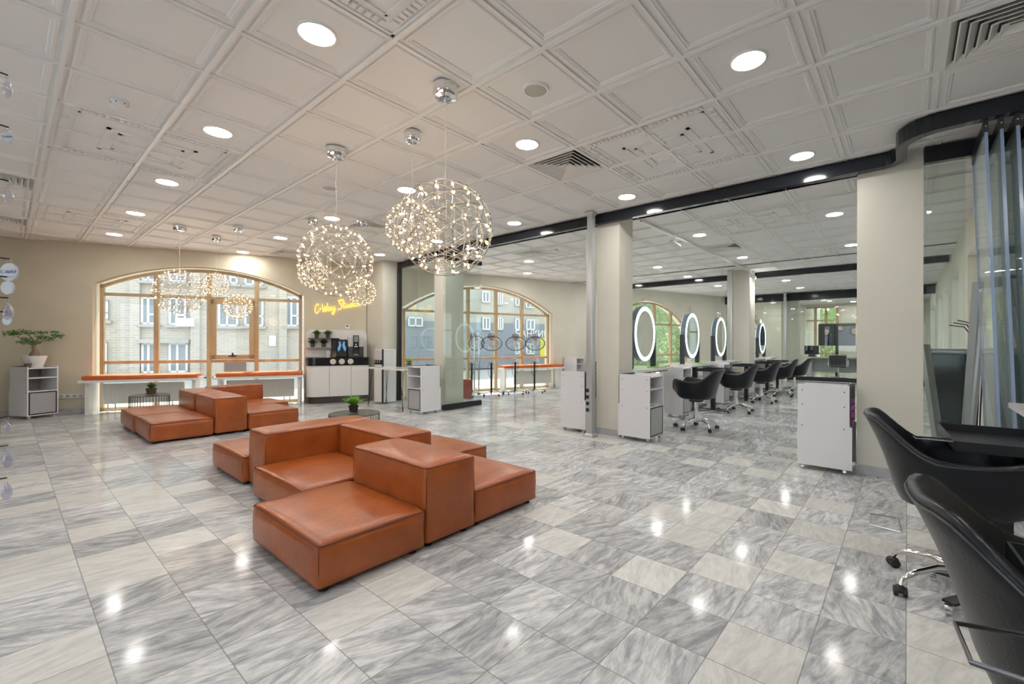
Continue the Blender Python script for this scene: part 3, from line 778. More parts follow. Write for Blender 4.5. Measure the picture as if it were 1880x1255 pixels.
potted('potted_fern', 'small green fern in a dark pot on the table by the street window', (1.58, 9.72, .35), .075, .10, .16, .15, leaf, 220, .008, terracotta, True, seed=9)

# ------------------------------------------------------------------ window benches and radiators
def bench(F, u0, u1, d1, lab, zt=.66):
    t = thing('window_bench', lab, 'bench', F.P((u0+u1)/2, .25, 0), F.rz()+0, 'orange cushioned window benches')
    h = (u1-u0)/2; s = -1  # local y grows outward
    obj('cushion', bx(-h, -(d1-.25), zt-.075, h, .16, zt, .02), orange, t, 40)
    obj('seat_board', bx(-h-.03, -(d1-.25)-.02, zt-.115, h+.03, .16, zt-.075), offwhite, t)
    for x in (-h+.03, h-.08):
        obj('end_panel', bx(x, -(d1-.25)+.06, 0, x+.05, .16, zt-.115), offwhite, t)
    return t
def radiator(F, u0, u1, d, lab, z0=.14, z1=.50):
    t = thing('radiator', lab, 'radiator', F.P((u0+u1)/2, d, 0), F.rz(), 'white panel radiators under the benches')
    h = (u1-u0)/2; bm = B(); box(bm, -h, -.02, z0, h, .03, z1, .006)
    n = int((u1-u0)/.033)
    for k in range(n): x = -h+.02+(2*h-.04)*(k+.5)/n; box(bm, x-.010, -.026, z0+.02, x+.010, -.018, z1-.02)
    obj('panel', bm, rad_m, t)
    bm = B()
    for x in (-h+.08, -h+.18, h-.18, h-.08): cyl(bm, (x, .0, 0), (x, .0, z0+.01), .010, 8)
    obj('pipes', bm, chrome, t, 40); return t
bench(W1, 1.13, 2.70, .52, 'orange cushioned bench at the left of the street window')
bench(W1, 2.98, 4.40, .52, 'orange cushioned bench between street window and coffee bar')
radiator(W1, 1.28, 2.45, .17, 'white panel radiator under the left window bench')
radiator(W1, 3.10, 4.25, .17, 'white panel radiator under the bench beside the coffee bar')
bench(W2, 2.60, 4.40, .42, 'orange cushioned bench behind the hood dryers')
bench(W2, .12, .95, .52, 'orange bench end seen through glass beside the left pillar')
radiator(W2, 3.0, 4.15, .17, 'white panel radiator behind the hood dryers')

# ------------------------------------------------------------------ rolling cabinets
def caster_bm(s=1.0):
    bm = B(); cyl(bm, (0, -.012*s, .022*s), (0, .012*s, .022*s), .022*s, 14); box(bm, -.014*s, -.015*s, .022*s, .014*s, .015*s, .05*s, .003); return bm
def cabinet(loc, rz, lab, w=.38, d=.42, h=.835, mesh_side=False):
    t = thing('rolling_cabinet', lab, 'cabinet', loc, rz, 'white rolling tool cabinets')
    z0 = .05; th = .016; x = w/2; y = d/2   # front faces local -y
    for s_ in (-1, 1):
        bm = B(); a, b = sorted((s_*x, s_*(x-th))); prism(bm, [(a, 0), (b, 0)][:0] or [(-y, z0), (y+.02, z0), (y+.02, z0+.40), (y, z0+.40), (y, h), (-y, h)], a, b)
        for v in bm.verts: v.co = Vector((v.co.z, v.co.x, v.co.y))
        obj('side_panel', bm, white, t)
    for z in (z0, .43, .645, h-.035): obj('shelf', bx(-x+th, -y+.005, z, x-th, y-.012, z+th), white, t)
    obj('back_panel', bx(-x+th, y-.012, z0, x-th, y-.004, h-.02), mesh_m if mesh_side else white, t)
    obj('back_plate', bx(-x+.004, y+.001, .46, x-.004, y+.010, h-.004), black_pl, t)
    bm = B(); a = x-th-.004; z1, z2 = z0+.022, .43-.004; yy = -y-.002; q = .012
    for r_ in ((-a, z1, -a+q, z2), (a-q, z1, a, z2), (-a, z1, a, z1+q), (-a, z2-q, a, z2)): box(bm, r_[0], yy, r_[1], r_[2], yy+.012, r_[3])
    dr = obj('door', bm, black, t)
    obj('mesh_infill', bx(-a+q, yy+.004, z1+q, a-q, yy+.008, z2-q), mesh_m, dr)
    bm = B()
    for sx in (-1, 1):
        for z in (h-.06, h-.20, .43):
            for yy in (-y+.04, y-.04): cyl(bm, (sx*(x-.001), yy, z), (sx*(x+.002), yy, z), .006, 8)
    obj('screw_caps', bm, charcoal, t)
    obj('top_tray', (lambda b: [box(b, *q) for q in ((-x+th, y-.02, h-.012, x-th, y-.008, h+.002), (-x+th, -y, h-.012, -x+th+.006, y-.01, h-.004))] and b)(B()), black, t)
    for sx in (-1, 1):
        for sy in (-1, 1):
            c = obj('caster', caster_bm(), chrome, t, 40); c.location = (sx*(x-.04), sy*(y-.04), 0)
    return t
c0_ = cabinet((.31, 10.90, 0), radians(25), 'white rolling cabinet under the bonsai against the street wall', mesh_side=True)
cabinet((4.735, 6.52, 0), -pi/2, 'white rolling cabinet in front of the left pillar', .40, .40)
cabinet((5.285, 2.63, 0), 0, 'white rolling cabinet at the foot of the middle pillar, shelves to the right', .40, .42)
cabinet((5.27, 3.56, 0), pi, 'white rolling cabinet left of the middle pillar, plain side showing', .42, .40)
t = cabinet((5.25, .62, 0), pi, 'white rolling cabinet beside the near pillar, largest in view', .44, .42)
obj('side_box', bx(-.228, .02, .32, -.222, .20, h_:=.80), black_pl, t)
bm = B()
for k, (a, b) in enumerate(((.49, .53), (.42, .47), (.36, .39), (.56, .59))): box(bm, -.20+.02*k, -.25, a+.12, -.14+.02*k, -.215, b+.12)
tag(obj('roller_brushes', bm, magenta), 'magenta tools clipped behind the near rolling cabinet', 'tools').location = (5.25, .635, 0)
cabinet((7.34, 3.02, 0), 0, 'white rolling cabinet under the first salon desk gap, behind the first chair', .38, .40)
cabinet((9.335, 2.98, 0), 0, 'white rolling cabinet behind the second salon chair', .38, .40)
cabinet((13.2, 3.06, 0), 0, 'white rolling cabinet behind the third salon chair', .38, .40)
cabinet((10.35, 7.22, 0), .1, 'white rolling cabinet in the corner beyond the dryer bench', .45, .40)

# bonsai
t = thing('bonsai', 'bonsai tree in a white tapered pot on the left cabinet', 'plant', (.31, 10.88, .817))
bm = lathe(B(), [(0, 0), (.12, 0), (.185, .22), (.175, .22), (.165, .20), (0, .20)], 4)
R45 = Matrix.Rotation(pi/4+.25, 4, 'Z')
for v in bm.verts: v.co = R45 @ v.co
obj('pot', lathe(B(), [(0, 0), (.095, 0), (.15, .19), (.142, .19), (.134, .17), (0, .17)], 32), white_gloss, t, 40); bm.free()
bm = B(); tube(bm, [(0, 0, .16), (0, 0, .22), (.01, 0, .27), (-.01, 0, .33), (0, 0, .40)], [.065, .062, .042, .026, .018], 10)
for a, pts in enumerate([[(0, 0, .34), (-.12, .03, .42), (-.26, .0, .50), (-.36, .02, .52)], [(0, 0, .36), (.10, -.03, .42), (.22, 0, .45), (.36, .0, .50)], [(0, 0, .38), (-.03, .05, .47), (-.12, .04, .55)], [(0, 0, .38), (.06, .02, .47), (.14, .0, .53)], [(0, 0, .36), (-.08, -.06, .38), (-.18, -.05, .40)]]):
    tube(bm, [(x*.72, y*.72, z) for x, y, z in pts], [.012, .008, .005, .003][:len(pts)], 6)
obj('trunk', bm, bark, t, 60)
bm = B()
for i, (c, n, R) in enumerate([((-.34, .0, .53), 110, .13), ((-.22, .02, .56), 80, .11), ((-.12, .02, .44), 70, .09), ((0, -.02, .40), 90, .09), ((-.05, 0, .55), 60, .10), ((.10, 0, .48), 60, .09), ((.22, 0, .46), 70, .10), ((.36, 0, .51), 80, .10), ((.30, .0, .57), 40, .08), ((-.18, -.04, .40), 50, .08), ((.13, .02, .56), 40, .08)]): leaves(bm, (c[0]*.72, c[1]*.72, c[2]+.01), n, R*.82, .020, 20+i, .6)
obj('foliage', bm, leaf, t)
tag(obj('small_brown_cup', lathe(B(), [(0, 0), (.035, 0), (.045, .07), (.038, .07), (.032, .01), (0, .01)], 20), mat('brown_cup', (.13, .09, .07), .5), None, 40), 'small brown cup beside the bonsai pot', 'cup').location = (.235, 10.75, .817)
# wall socket strip
t = thing('socket_strip', 'white four-gang wall socket strip left of the street window', 'wall socket', W1.P(.86, .101, .30), W1.rz())
obj('plate', bx(-.17, -.012, -.04, .17, 0, .04, .003), white_gloss, t)
for k in range(4): obj('socket', cyl(B(), (-.125+.083*k, -.013, 0), (-.125+.083*k, -.0165, 0), .024, 16), mat('socket_grey', (.45, .45, .45), .5), t)  # flat mid-grey socket faces on the white plate

# ------------------------------------------------------------------ coffee bar
BU0, BU1, BD = 4.47, 5.52, .56      # along wall frame W1 (stops short of the pilaster)
t = thing('coffee_bar', 'curved white coffee counter with dark top band under the neon sign', 'counter', W1.P(BU0, .10, 0), W1.rz())
Lb = BU1-BU0+.12; D = .46
def bar_pts(e, Lx=Lb): 
    r = .20; return [(0-e, 0), (0-e, -(D+e)+r)]+[(r-e-r*cos(a)*1.0+0, -(D+e)+r-r*sin(a)) for a in [pi/2*k/8 for k in range(1, 8)]]+[(r-e, -(D+e)), (Lx, -(D+e)), (Lx, 0)]
obj('body', prism(B(), bar_pts(0), .14, .765), white_gloss, t, 30)
obj('kick_plinth', prism(B(), [(x*.97+.03, y*.93) for x, y in bar_pts(0)], 0, .14), mat('dark_plinth', (.06, .06, .055), .3), t, 30)
obj('counter_band', prism(B(), bar_pts(.012), .765, .925), black_gl, t, 30)
obj('door_gap', (lambda b: [box(b, x, -D-.0015, .15, x+.005, -D+.005, .76) for x in (.42, .83)] and b)(B()), charcoal, t)
for x in (.49, .655, .82):
    k = obj('cup_dispenser', lathe(B(), [(.0, 0), (.056, 0), (.056, .012), (.046, .016), (.044, .006), (.03, .004), (.03, .014), (0, .014)], 28), mat('ivory_dial', (.72, .68, .58), .3), t, 40)
    k.rotation_euler = (pi/2, 0, 0); k.location = (x, -D-.012, .845)
bp = [(0, .93)]+[(.0+.10-.10*cos(a), 1.50-.10+.10*sin(a)) for a in [pi/2*k/6 for k in range(7)]]+[(Lb-.10+.10*sin(a), 1.40+.10*cos(a)) for a in [pi/2*k/6 for k in range(7)]]+[(Lb, .93)]
bm = prism(B(), bp, -.03, 0)
for v in bm.verts: v.co = Vector((v.co.x, v.co.z, v.co.y))
obj('back_panel', bm, white_gloss, t, 30)
obj('shelf', bx(.03, -.16, 1.315, .62, -.03, 1.325), charcoal, t); obj('shelf', bx(.0, -.16, 1.125, .48, -.03, 1.135), mat('light_shelf', (.5, .49, .45), .3), t)
obj('niche_panel', bx(.46, -.045, .93, .62, -.028, 1.315), charcoal, t)
def on_bar(u, d): return W1.P(BU0+u, .10+d, 0)
for k, (u, z, lab) in enumerate(((.19, 1.325, 'small potted plant at the left of the upper bar shelf'), (.40, 1.325, 'small potted plant at the right of the upper bar shelf'), (.11, 1.135, 'small potted plant at the left of the lower bar shelf'), (.32, 1.135, 'small potted plant at the right of the lower bar shelf'))):
    p = on_bar(u, .095); potted('shelf_plant', lab, (p.x, p.y, z), .044, .07, .15, .14, leaf_d if k > 1 else leaf, 260, .011, terracotta, False, 'small potted plants over the coffee bar', 30+k, .5)
p = on_bar(.66, .20)
t = thing('milk_cooler', 'black glass-fronted milk cooler with a blue picture on the coffee bar', 'cooler', (p.x, p.y, .925), W1.rz())
obj('body', bx(-.10, -.13, 0, .10, .13, .37, .006), black_gl, t); obj('glass_door', bx(-.085, -.134, .02, .085, -.130, .35), black_pl, t)
bm = B()
for s in (-1, 1):
    tube(bm, [(s*.045, -.136, .33), (s*.03, -.136, .26), (s*.055, -.136, .18), (s*.065, -.136, .13)], [.012, .022, .028, .010], 8)
obj('picture', bm, mat('blue_picture', (.10, .28, .50), .4, emit=(.15, .4, .75), es=.35), t, 40)
p = on_bar(.93, .22)
t = thing('coffee_machine', 'black and silver automatic coffee machine on the bar', 'coffee machine', (p.x, p.y, .925), W1.rz())
bm = B(); box(bm, -.15, -.17, 0, .15, .12, .05, .004); box(bm, -.15, -.02, .05, .15, .14, .22); box(bm, -.15, -.12, .05, -.06, .14, .22); box(bm, .07, -.12, .05, .15, .14, .22)
obj('base', bm, charcoal, t); bm = B(); box(bm, -.15, -.10, .22, -.05, .14, .42, .004); box(bm, .055, -.10, .22, .15, .14, .42, .004); obj('side_canisters', bm, mat('silver_grey', (.55, .56, .54), .35), t)
bm = B(); box(bm, -.05, -.14, .20, .055, .14, .46, .005); obj('centre_tower', bm, black_gl, t)
obj('screen', bx(-.038, -.144, .32, .042, -.140, .445), mat('screen_grey', (.22, .23, .23), .2), t)
obj('button_plate', (lambda b: [cyl(b, (.0, -.141, .27), (.0, -.147, .27), .014, 14), box(b, -.03, -.146, .215, .035, -.14, .235)] and b)(B()), white_gloss, t)
obj('drip_tray', bx(-.04, -.16, .05, .05, -.03, .065), steel, t)
p = on_bar(.40, .14); tag(obj('white_box', bx(-.03, -.03, 0, .03, .03, .13), white_gloss), 'small white box on the coffee bar left of the glass jar', 'box').location = (p.x, p.y, .925)
p = on_bar(.52, .16)
t = thing('glass_jar', 'square glass jar of wrapped sweets on the coffee bar', 'jar', (p.x, p.y, .925), W1.rz())
obj('jar', bx(-.05, -.05, 0, .05, .05, .13), g_clear, t)
bm = B(); rd = random.Random(4)
for k in range(24): a = [rd.uniform(-.034, .034), rd.uniform(-.034, .034), rd.uniform(.01, .085)]; box(bm, a[0]-.010, a[1]-.010, a[2]-.006, a[0]+.010, a[1]+.010, a[2]+.006)
obj('sweets', bm, mat('amber_sweets', (.70, .45, .18), .5), t)['kind'] = 'stuff'
t = thing('thermostat', 'small white wall thermostat above the coffee bar', 'thermostat', W1.P(5.25, .101, 1.57), W1.rz())
obj('housing', bx(-.05, -.02, -.045, .05, 0, .045, .004), white_gloss, t); obj('display', bx(-.025, -.0215, .005, .025, -.02, .03), charcoal, t)
# neon sign : strokes in a unit space
STR = [  # (pen polyline) letters of 'C-Way Studio'
 [(.20, .80), (.15, .97), (.05, .92), (-.04, .62), (-.05, .28), (.03, .05), (.14, .08), (.22, .24)],
 [(.28, .46), (.36, .50)], [(.28, .36), (.36, .40)],
 [(.46, .86), (.50, .40), (.55, .06), (.61, .36), (.65, .58), (.68, .34), (.73, .06), (.80, .50), (.86, .92)],
 [(1.02, .42), (.94, .46), (.88, .30), (.90, .12), (.98, .12), (1.04, .32), (1.06, .44), (1.06, .20), (1.11, .10), (1.16, .20)],
 [(1.18, .46), (1.20, .20), (1.28, .16), (1.35, .34), (1.37, .48), (1.36, .10), (1.32, -.26), (1.24, -.34), (1.20, -.22), (1.34, .02), (1.44, .16)],
 [(1.92, .84), (1.86, .98), (1.74, .92), (1.70, .76), (1.80, .60), (1.90, .40), (1.86, .16), (1.72, .04), (1.60, .14)], [(1.62, .98), (1.84, 1.06), (2.02, 1.02)],
 [(2.06, .92), (2.02, .30), (2.08, .12), (2.16, .20)], [(1.94, .60), (2.18, .64)],
 [(2.22, .46), (2.22, .20), (2.30, .12), (2.38, .26), (2.40, .46), (2.40, .20), (2.46, .12)],
 [(2.66, .42), (2.58, .46), (2.52, .28), (2.56, .12), (2.64, .16), (2.70, .36), (2.76, .98), (2.72, .40), (2.78, .12), (2.82, .16)],
 [(2.90, .46), (2.89, .20), (2.95, .12), (3.00, .18)], [(2.93, .64), (2.94, .68)],
 [(3.14, .44), (3.05, .38), (3.04, .18), (3.12, .10), (3.20, .20), (3.20, .38), (3.12, .44)]]
def smooth_line(p, k=4):
    if len(p) < 3: return p
    out = []
    for i in range(len(p)-1):
        p0 = p[max(i-1, 0)]; p1 = p[i]; p2 = p[i+1]; p3 = p[min(i+2, len(p)-1)]
        for j in range(k):
            t = j/k; out.append(tuple(.5*((2*p1[a])+(-p0[a]+p2[a])*t+(2*p0[a]-5*p1[a]+4*p2[a]-p3[a])*t*t+(-p0[a]+3*p1[a]-3*p2[a]+p3[a])*t**3) for a in (0, 1)))
    return out+[p[-1]]
t = thing('neon_sign', 'yellow neon script sign on the beige wall above the coffee bar', 'neon sign', W1.P(4.64, .125, 1.83), W1.rz())
bm = B(); sx, sz, sl_ = .262, .205, .055
for st in STR:
    pts = [(x*sx, 0, y*sz+x*sl_) for x, y in smooth_line(st)]
    tube(bm, pts, .0046, 6)
obj('neon_script', bm, neon_m, t, 60)
bm = B()
for x in (.3, 1.3, 2.3, 3.1): cyl(bm, (x*sx, .002, x*sl_+.06), (x*sx, .024, x*sl_+.06), .004, 6)
obj('wall_pegs', bm, g_clear, t)
# ------------------------------------------------------------------ island table, water cooler
t = thing('hairpin_table', 'narrow white table on black hairpin legs beside the coffee bar', 'table', (4.72, 7.42, 0))
obj('table_top', prism(B(), rrect(-.23, -.62, .23, .62, .05), .735, .76), white_gloss, t)
for sx in (-1, 1):
    for sy in (-1, 1):
        bx_, by_ = sx*.17, sy*.52
        bm = B(); tube(bm, [(bx_, by_-.05*sy, .735), (bx_+.02*sx, by_+.07*sy, .01), (bx_+.03*sx, by_+.06*sy, .01), (bx_+.0, by_+.03*sy, .735)], .005, 6); obj('hairpin_leg', bm, black, t, 60)
potted('potted_grass', 'bright green grass plant on the white hairpin table', (4.80, 7.05, .76), .055, .085, .12, .12, leaf_b, 260, .006, terracotta, seed=5, droop=.35)
t = thing('water_cooler', 'tall white water cooler with black tap recess beside the pilaster', 'water cooler', (5.02, 8.20, 0))
bm = B(); box(bm, -.13, -.12, .02, .17, .20, 1.10, .01)
obj('body', bm, white, t)
obj('black_trim', bx(-.137, -.125, .02, -.120, -.085, 1.10), black_pl, t)
obj('upper_door', bx(-.142, -.085, .88, -.130, .195, 1.09, .003), mat('pale_panel', (.62, .56, .54), .3), t)
obj('tap_recess', bx(-.136, -.085, .79, -.128, .195, .88), black_gl, t)
bm = B()
for y in (-.02, .06, .14): cyl(bm, (-.15, y, .82), (-.15, y, .87), .012, 8)
obj('taps', bm, steel, t); obj('lower_door', bx(-.142, -.085, .03, -.130, .195, .70, .003), white_gloss, t)

# ------------------------------------------------------------------ hood dryers
def dryer(x, y, rz, lab, lean=0):
    t = thing('hood_dryer', lab, 'hair dryer', (x, y, 0), rz, 'ring hood dryers on wheeled stands')
    bm = B()
    for k in range(5):
        a = 2*pi*k/5+.3; tube(bm, [(0, 0, .09), (.15*cos(a), .15*sin(a), .08), (.29*cos(a), .29*sin(a), .06)], .010, 6)
    obj('base_legs', bm, chrome, t, 60)
    for k in range(5):
        a = 2*pi*k/5+.3; c = obj('caster', caster_bm(.9), black_pl, t, 40); c.location = (.29*cos(a), .29*sin(a), 0)
    obj('lower_pole', cyl(B(), (0, 0, .07), (0, 0, .78), .024, 12), black, t, 40)
    obj('upper_pole', cyl(B(), (0, 0, .78), (0, 0, 1.16), .010, 10), chrome, t, 40)
    obj('clamp', bx(-.035, -.03, .76, .035, .03, .80, .006), steel, t)
    bm = B(); tube(bm, [(.03, .0, .78), (.07, 0, .70), (.06, .01, .55), (.03, 0, .50)], .005, 5); tube(bm, [(-.03, .0, .78), (-.08, 0, .70), (-.07, .01, .50), (-.03, 0, .42)], .005, 5); obj('cable', bm, black_pl, t)
    bm = B(); n = 40
    pts = [(.235*cos(2*pi*k/n), -.16-.02*sin(2*pi*k/n), 1.22+.165*sin(2*pi*k/n)) for k in range(n)]
    tube(bm, pts, .011, 8, closed=True); obj('orbit_ring', bm, mat('dark_ring', (.10, .11, .11), .25), t, 60)
    bm = lathe(B(), [(.225, 0), (.22, .05), (.19, .10), (.14, .14), (.08, .16), (0, .165)], 28)
    bmesh.ops.delete(bm, geom=[f for f in bm.faces if len(f.verts) > 4], context='FACES')
    for v in bm.verts: v.co = Vector((v.co.x, -.15+v.co.z, 1.22+v.co.y*.72))
    obj('clear_hood', bm, g_hood, t, 60)
    bm = lathe(B(), [(0, 0), (.095, .01), (.10, .06), (.075, .12), (0, .145)], 20)
    for v in bm.verts: v.co = Vector((v.co.x, -.05+v.co.y*.8, 1.33+v.co.z))
    obj('motor_head', bm, mat('grey_silver', (.30, .31, .34), .3), t, 60)
    bm = lathe(B(), [(0, -.012), (.055, -.010), (.06, .0), (0, .012)], 20)
    for v in bm.verts: v.co = Vector((v.co.x, -.17+v.co.y*.4, 1.315+v.co.z*1.4))
    obj('red_emitter', bm, red_m, t, 60)
    obj('stem', tube(B(), [(0, 0, 1.14), (0, -.01, 1.24), (0, -.04, 1.36)], [.030, .045, .05], 10), white_gloss, t, 60)
    return t
for k, (x, y, r, l) in enumerate(((6.95, 7.73, .75, 'leftmost hood dryer, half behind the glass door'), (7.36, 7.50, .0, 'second hood dryer from the left'), (7.97, 7.30, .0, 'third hood dryer from the left'), (8.52, 7.15, .0, 'rightmost hood dryer, standing before the orange bench'))):
    dryer(x, y, -.75+r, l)
tag(obj('red_board', bx(-.02, -.20, 0, .02, .20, .42, .005), noise_mat('rust_board', sl('9a4a35'), sl('a85842'), 8, .5)), 'rust-red box standing on the floor under the leftmost dryer', 'box').location = (6.60, 7.55, 0)

# ------------------------------------------------------------------ salon chairs
def shell_bm():
    bm = B(); n = 48
    def sm(a, b, x): t = max(0, min(1, (x-a)/(b-a))); return t*t*(3-2*t)
    def rim(s):   # s: 0 back .. 1 front
        h = .86
        h += (.685-.86)*sm(.12, .44, s); h += .03*sm(.46, .72, s); h += (.555-.715)*sm(.76, .93, s); return h
    def outline(th, k):   # th 0 = back (-y)
        c, s_ = -cos(th), sin(th); e = 2/2.7
        x = math.copysign(abs(s_)**e, s_)*.315*k; y = math.copysign(abs(c)**e, c)*.300*k; return x, y
    rows = []
    spec = [('b', .02, .0), ('b', .45, .0), ('b', .72, .10), ('b', .88, .25)]
    def row(fn): rows.append([bm.verts.new(fn(2*pi*i/n)) for i in range(n)])
    def S_(th): return abs(((th+pi) % (2*pi))-pi)/pi
    def outer(k, tz):
        def f(th):
            s = S_(th); H = rim(s); zb = .455+.045*sm(.55, 1, s); back = sm(.45, .0, s) if False else (1-sm(.0, .5, s))
            kk = .79+(1.0-.79)*(k**.6); x, y = outline(th, kk); y -= .085*back*k*k+.0
            return (x, y, zb+(H-zb)*k)
        return f
    row(lambda th: (.03*sin(th), -.03*cos(th), .425))
    row(lambda th: (*outline(th, .40), .430))
    row(lambda th: (*outline(th, .66), .440+.02*sm(.6, 1, S_(th))))
    for k in (.0, .12, .3, .5, .7, .86, .96): row(outer(k, 0))
    def rimf(off, dz):
        def f(th):
            s = S_(th); x, y, z = outer(1.0, 0)(th); l = sqrt(x*x+y*y); q = (l-off)/l; return (x*q, y*q, z+dz)
        return f
    row(rimf(.006, .010)); row(rimf(.026, .012)); row(rimf(.038, -.004))
    def inner(k):
        def f(th):
            x, y, z = outer(k, 0)(th); l = sqrt(x*x+y*y); q = (l-.040)/l; return (x*q, y*q, max(z, .535))
        return f
    for k in (.86, .65, .45, .28): row(inner(k))
    row(lambda th: (*outline(th, .66), .530)); row(lambda th: (*outline(th, .4), .532)); row(lambda th: (.03*sin(th), -.03*cos(th), .532))
    for a, b in zip(rows, rows[1:]):
        for i in range(n): bm.faces.new((a[i], a[(i+1) % n], b[(i+1) % n], b[i]))
    bm.faces.new(rows[0][::-1]); bm.faces.new(rows[-1])
    # seam line around the rim
    return bm, [outer(.985, 0)(2*pi*i/n) for i in range(n)]
def chair(loc, rz, lab, grp='black swivel salon chairs'):
    t = thing('salon_chair', lab, 'chair', loc, rz, grp)
    bm, seam = shell_bm(); obj('bucket_shell', bm, blk_leather, t, 180)
    bm = B(); tube(bm, seam, .0035, 5, closed=True)
    obj('rim_piping', bm, mat('black_piping', (.03, .032, .036), .3), t, 60)
    bm = B(); 
    lathe(bm, [(0, 0), (.5, 0), (.60, .03), (.60, .055), (.5, .075), (0, .08)], 24)
    for v in bm.verts: v.co = Vector((v.co.x*.40, v.co.y*.40+.01, .525+v.co.z*.55))
    obj('seat_cushion', bm, blk_leather, t, 60)
    obj('gas_column', tube(B(), [(0, 0, .10), (0, 0, .25), (0, 0, .251), (0, 0, .41)], [.036, .036, .027, .027], 16), chrome, t, 40)
    obj('mount_plate', lathe(B(), [(0, .395), (.10, .395), (.10, .425), (0, .425)], 16), black, t)
    for k in range(5):
        a = 2*pi*k/5+.35; c, s = cos(a), sin(a)
        lg = obj('leg', tube(B(), [(.03*c, .03*s, .125), (.12*c, .12*s, .135), (.22*c, .22*s, .115), (.285*c, .285*s, .085), (.30*c, .30*s, .055)], [.022, .018, .015, .013, .010], 10), chrome, t, 60)
        bm = B(); box(bm, -.022, -.020, .018, .022, .020, .050, .008); cyl(bm, (0, -.026, .024), (0, -.010, .024), .024, 14); cyl(bm, (0, .010, .024), (0, .026, .024), .024, 14)
        cs = obj('caster', bm, black_pl, lg, 40); cs.location = (.30*c, .30*s, 0); cs.rotation_euler = (0, 0, a+1)
    return t
ch = chair((6.40, 2.33, 0), 0, 'black swivel salon chair nearest the middle pillar')
for x, y, rz, l in ((8.45, 2.36, .05, 'second black salon chair from the middle pillar'), (10.2, 2.35, -.05, 'third black salon chair from the middle pillar'), (11.75, 2.30, .08, 'fourth black salon chair from the middle pillar'), (12.75, 2.17, .0, 'last black salon chair in the row'),
                    (3.00, -.20, pi+.06, 'black salon chair behind the tray in the right foreground'), (1.50, -.38, pi+.10, 'closest black salon chair, cut by the bottom right corner'),
                    (10.9, 6.75, .9, 'black chair seen between pole and far rolling cabinet')):
    dup(ch, (x, y, 0), rz, l)

# ------------------------------------------------------------------ salon desks, mirrors and trays
def desk(x0, x1, lab):
    t = thing('salon_desk', lab, 'desk', ((x0+x1)/2, 3.20, 0), 0, 'white double-sided salon desks')
    h = (x1-x0)/2
    obj('desk_top', prism(B(), rrect(-h, -.33, h, .33, .12), .815, .85), white_gloss, t, 30)
    obj('under_frame', bx(-h+.15, -.26, .79, h-.15, .26, .815), black, t)
    for sx in (-1, 1): obj('leg', bx(sx*.33-.045, -.04, .0, sx*.33+.045, .04, .79), black, t)
    obj('foot_bar', bx(-h*.6, -.20, .02, h*.6, .20, .05), black, t)
    return t
desk(5.63, 6.98, 'white salon desk next to the middle pillar'); desk(7.68, 9.12, 'second white salon desk, under the second lit mirror'); desk(9.55, 10.85, 'third white salon desk, just before the salon pillar')
desk(11.85, 13.0, 'fourth white salon desk, beyond the salon pillar'); desk(13.45, 14.6, 'last white salon desk before the far glass')
def oval(bm, a, b, y0, y1, a2=None, b2=None, n=48):
    """oval ring or disc in x-z plane about origin, from y0 to y1"""
    o0 = [bm.verts.new((a*cos(2*pi*k/n), y0, b*sin(2*pi*k/n))) for k in range(n)]; o1 = [bm.verts.new((a*cos(2*pi*k/n), y1, b*sin(2*pi*k/n))) for k in range(n)]
    if a2:
        i0 = [bm.verts.new((a2*cos(2*pi*k/n), y0, b2*sin(2*pi*k/n))) for k in range(n)]; i1 = [bm.verts.new((a2*cos(2*pi*k/n), y1, b2*sin(2*pi*k/n))) for k in range(n)]
    for k in range(n):
        q = (k+1) % n
        bm.faces.new((o0[k], o0[q], o1[q], o1[k]))
        if a2:
            bm.faces.new((i0[k], i0[q], i1[q], i1[k])); bm.faces.new((o0[k], o0[q], i0[q], i0[k])); bm.faces.new((o1[k], o1[q], i1[q], i1[k]))
    if not a2: bm.faces.new(o0); bm.faces.new(o1)
    return bm
def lit_mirror(x, lab, a=.36):
    t = thing('lit_mirror', lab, 'mirror', (x, 3.18, .85), 0, 'oval mirrors with glowing rims')
    zc = .525; b = .43
    def up_(bm):
        for v in bm.verts: v.co.z += zc
        return bm
    obj('housing', up_(oval(B(), a, b, -.045, .045)), mat('blue_grey_housing', (.10, .14, .17), .3), t, 40)
    obj('light_ring', up_(oval(B(), a-.006, b-.006, -.050, -.044, a-.068, b-.068)), ringlight, t)
    obj('light_ring', up_(oval(B(), a-.006, b-.006, .044, .050, a-.068, b-.068)), ringlight, t)
    obj('mirror_glass', up_(oval(B(), a-.070, b-.070, -.0485, -.0455)), mirror_m, t)
    obj('mirror_glass', up_(oval(B(), a-.070, b-.070, .0455, .0485)), mirror_m, t)
    for s in (-1, 1): obj('post', bx(s*(a+.022)-.022, -.04, 0, s*(a+.022)+.022, .04, .54), mat('slate_post', (.03, .04, .05), .35), t)
    bm = B()
    for k in range(-3, 4):
        xx = k*.032; hh = .16-.03*abs(k); tube(bm, [(xx-.012, 0, zc+b-.01), (xx-.010, 0, zc+b+hh*.8), (xx, 0, zc+b+hh), (xx+.010, 0, zc+b+hh*.8), (xx+.012, 0, zc+b-.01)], .0022, 4)
    obj('wire_crown', bm, chrome, t); return t
for x, l in ((6.42, 'oval glowing mirror beside the middle pillar'), (8.41, 'second oval glowing mirror along the desks'), (10.10, 'third oval glowing mirror, left of the salon pillar'), (12.42, 'oval glowing mirror half hidden by the salon pillar'), (13.75, 'farthest oval glowing mirror in the row')): lit_mirror(x, l)
for x in (6.60, 8.50):
    tag(obj('green_mat', bx(-.16, -.09, 0, .16, .09, .012), leaf_b), 'strip of green grass under the %s oval mirror' % ('first' if x < 7 else 'second'), 'artificial grass').location = (x, 3.02, .85)
